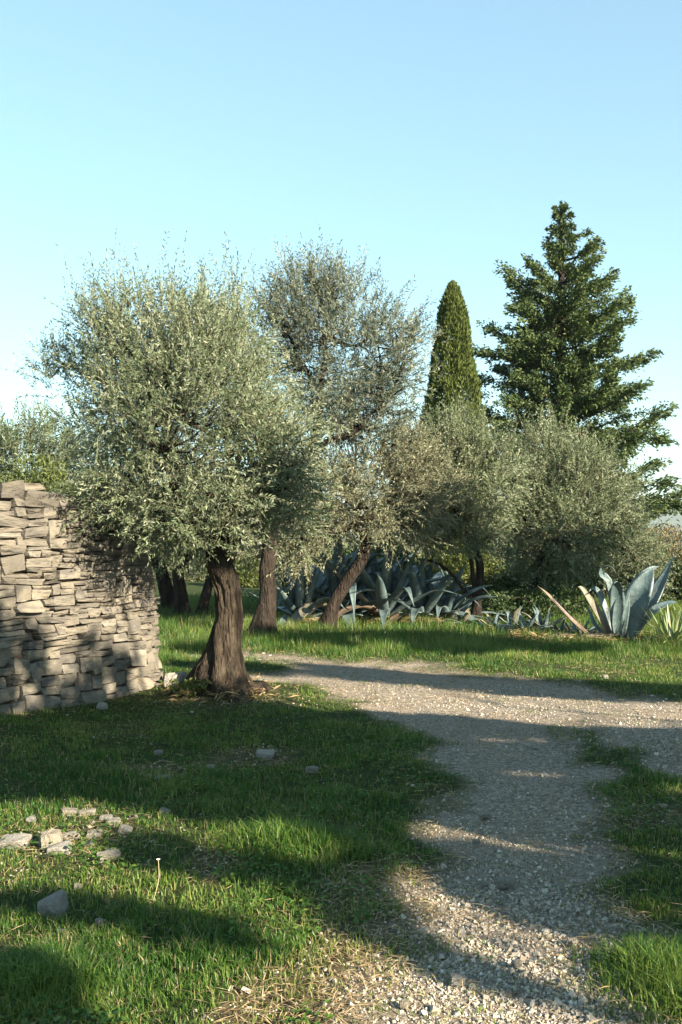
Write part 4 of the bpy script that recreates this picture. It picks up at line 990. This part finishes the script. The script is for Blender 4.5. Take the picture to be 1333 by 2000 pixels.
tag(place('grass', make_mesh('grass', v, [t3, q], [M['grass']], False, fattr={'tone': tone})), 'short green grass covering the garden floor', 'grass', kind='stuff')
# dry straw lying flat
x, y = spread_ground(90000, 2.3, 15, 1.8)
gmk = gravel_mask(x, y); bmk = bare_mask(x, y); ed = gmk * (1 - gmk) * 4
far_road = np.clip((y - 8.5) / 1, 0, 1) * gmk
ok = rng.random(len(x)) < np.clip(.55 * bmk + .30 * ed + .07 + .10 * far_road, 0, 1); x, y = x[ok], y[ok]; n = len(x)
L = rng.uniform(.03, .11, n); az = rng.uniform(0, 2 * PI, n); d = nrm(np.stack([np.cos(az), np.sin(az), rng.normal(.03, .10, n)], -1))
b = np.stack([x, y, gz(x, y) + rng.uniform(.004, .02, n)], -1)
v, q = leaf_quads(b, d, L, .0025 + .0004 * y, .3, up=.7)
tag(place('dry_straw', make_mesh('dry_straw', v, [q], [M['straw']], False, fattr={'tone': np.clip(rng.normal(.5, .22, n), 0, 1)})), 'dry straw and dead blades strewn over worn earth', 'straw', kind='stuff')
# small round-leaved weeds mixed into the lawn
x, y = spread_ground(26000, 2.3, 9, 1.8); ok = (gravel_mask(x, y) < .3) & (n2(x, y, 2.6, 91, 3) > .57); x, y = x[ok], y[ok]; n = len(x)
az = rng.uniform(0, 2 * PI, n); d = nrm(np.stack([np.cos(az), np.sin(az), rng.normal(.25, .2, n)], -1))
v, q = leaf_quads(np.stack([x, y, gz(x, y) + rng.uniform(.008, .045, n)], -1), d, rng.uniform(.016, .036, n), rng.uniform(.013, .024, n), .2, up=.75)
tag(place('clover', make_mesh('clover', v, [q], [M['grass']], False, fattr={'tone': np.clip(rng.normal(.5, .14, n), 0, .8)})), 'small round-leaved weeds mixed into the near lawn', 'weeds', kind='stuff')
# dead leaf litter under the agaves and olives
rng = np.random.default_rng(115)
px = np.concatenate([rng.uniform(560, 960, 5000), rng.uniform(1000, 1260, 2600), rng.normal(432, 45, 900)]); py = np.concatenate([rng.uniform(1202, 1222, 5000), rng.uniform(1232, 1252, 2600), rng.normal(1352, 9, 900)])
x, y = (px - CX) / F * (EYE * F / (py - HY)), EYE * F / (py - HY); n = len(x); az = rng.uniform(0, 2 * PI, n)
d = nrm(np.stack([np.cos(az), np.sin(az), rng.normal(.1, .25, n)], -1))
v, q = leaf_quads(np.stack([x, y, gz(x, y) + rng.uniform(.0, .07, n)], -1), d, rng.uniform(.05, .18, n), rng.uniform(.012, .03, n), .3, up=.5)
tag(place('leaf_litter', make_mesh('leaf_litter', v, [q], [M['straw']], False, fattr={'tone': np.clip(rng.normal(.3, .22, n), 0, 1)})), 'brown dead leaf litter under the agaves and olives', 'litter', kind='stuff')

# ------------------------------------------------------------------ wild flowers and weeds
def flower(label, px, py, ph, heads, name='wildflower', hs=.012, m_='petal'):
    b = gpz(px, py); D = b[1]; r = thing(name, b, label, 'flower')
    acc = Acc()
    for hx, hy in heads:
        tip = at(hx, hy, D); C = catmull([b, (b + tip) / 2 + np.array([.01, 0, 0]), tip], 8); acc.add(*tube(C, np.linspace(.0017, .0012, 8) * (1 + D * .04), 5))
        hv = Acc()
        for k in range(9):
            az = k * 2 * PI / 9; dd = nrm(np.array([math.cos(az), math.sin(az), .55]))
            sd = np.cross(dd, [0, 0, 1.0]); e = tip + dd * hs * 1.3
            hv.add(np.array([tip, tip + dd * hs * .7 - sd * hs * .4, e, tip + dd * hs * .7 + sd * hs * .4]), np.array([[0, 1, 2, 3]]))
        v, f = hv.get(); part('flower_head', v, f, [M[m_]], r, False)
    v, f = acc.get(); part('stem', v, f, [M['stem']], r, True)
flower('dried flower stalk with pinkish white head standing in the sunny lawn', 304, 1748, 0, [(311, 1678)], hs=.009)
flower('tiny white wildflowers by the track beside the big olive', 512, 1297, 0, [(516, 1277), (509, 1290), (529, 1281)], hs=.022)
# leafy weed at the foot of the olive
b = gpz(366, 1362); wd_ = thing('weed', b, 'yellow-green leafy weed at the foot of the big olive', 'plant'); rng = np.random.default_rng(120); n = 260
pos = b + rng.normal(0, 1, (n, 3)) * np.array([.11, .06, .0]) + np.array([0, 0, 1]) * rng.uniform(.02, .14, (n, 1))
v, q = leaf_quads(pos, nrm(rng.normal(0, .6, (n, 3)) + np.array([0, 0, .5])), .05, .028, .2, up=.4)
part('foliage', v, [q], [M['shrub_yellow']], wd_, False, 'stuff', fattr={'tone': np.clip(rng.normal(.4, .2, n), 0, 1)})
acc = Acc()
for k in range(8):
    e = b + np.array([rng.normal(0, .08), rng.normal(0, .04), .11]); acc.add(*tube(np.array([b, (b + e) / 2, e]), [.003, .003, .002], 4))
v, f = acc.get(); part('stem', v, f, [M['stem']], wd_, False, 'stuff')

# ------------------------------------------------------------------ air: one even, thin haze round everything
m = bpy.data.materials.new('haze'); m.use_nodes = True; t = m.node_tree
t.nodes.remove(t.nodes['Principled BSDF'])
pv = t.nodes.new('ShaderNodeVolumePrincipled'); pv.inputs['Color'].default_value = (.80, .90, 1.0, 1); pv.inputs['Density'].default_value = .00022; pv.inputs['Anisotropy'].default_value = .2
t.links.new(pv.outputs[0], t.nodes['Material Output'].inputs['Volume'])
hv = np.array([[x_, y_, z_] for z_ in (-16, 95) for x_, y_ in ((-4300, -4300), (4300, -4300), (4300, 4300), (-4300, 4300))], float)
hz = place('haze', make_mesh('haze', hv, [np.array([[0, 3, 2, 1], [4, 5, 6, 7], [0, 1, 5, 4], [1, 2, 6, 5], [2, 3, 7, 6], [3, 0, 4, 7]])], [m]))
tag(hz, kind='stuff')
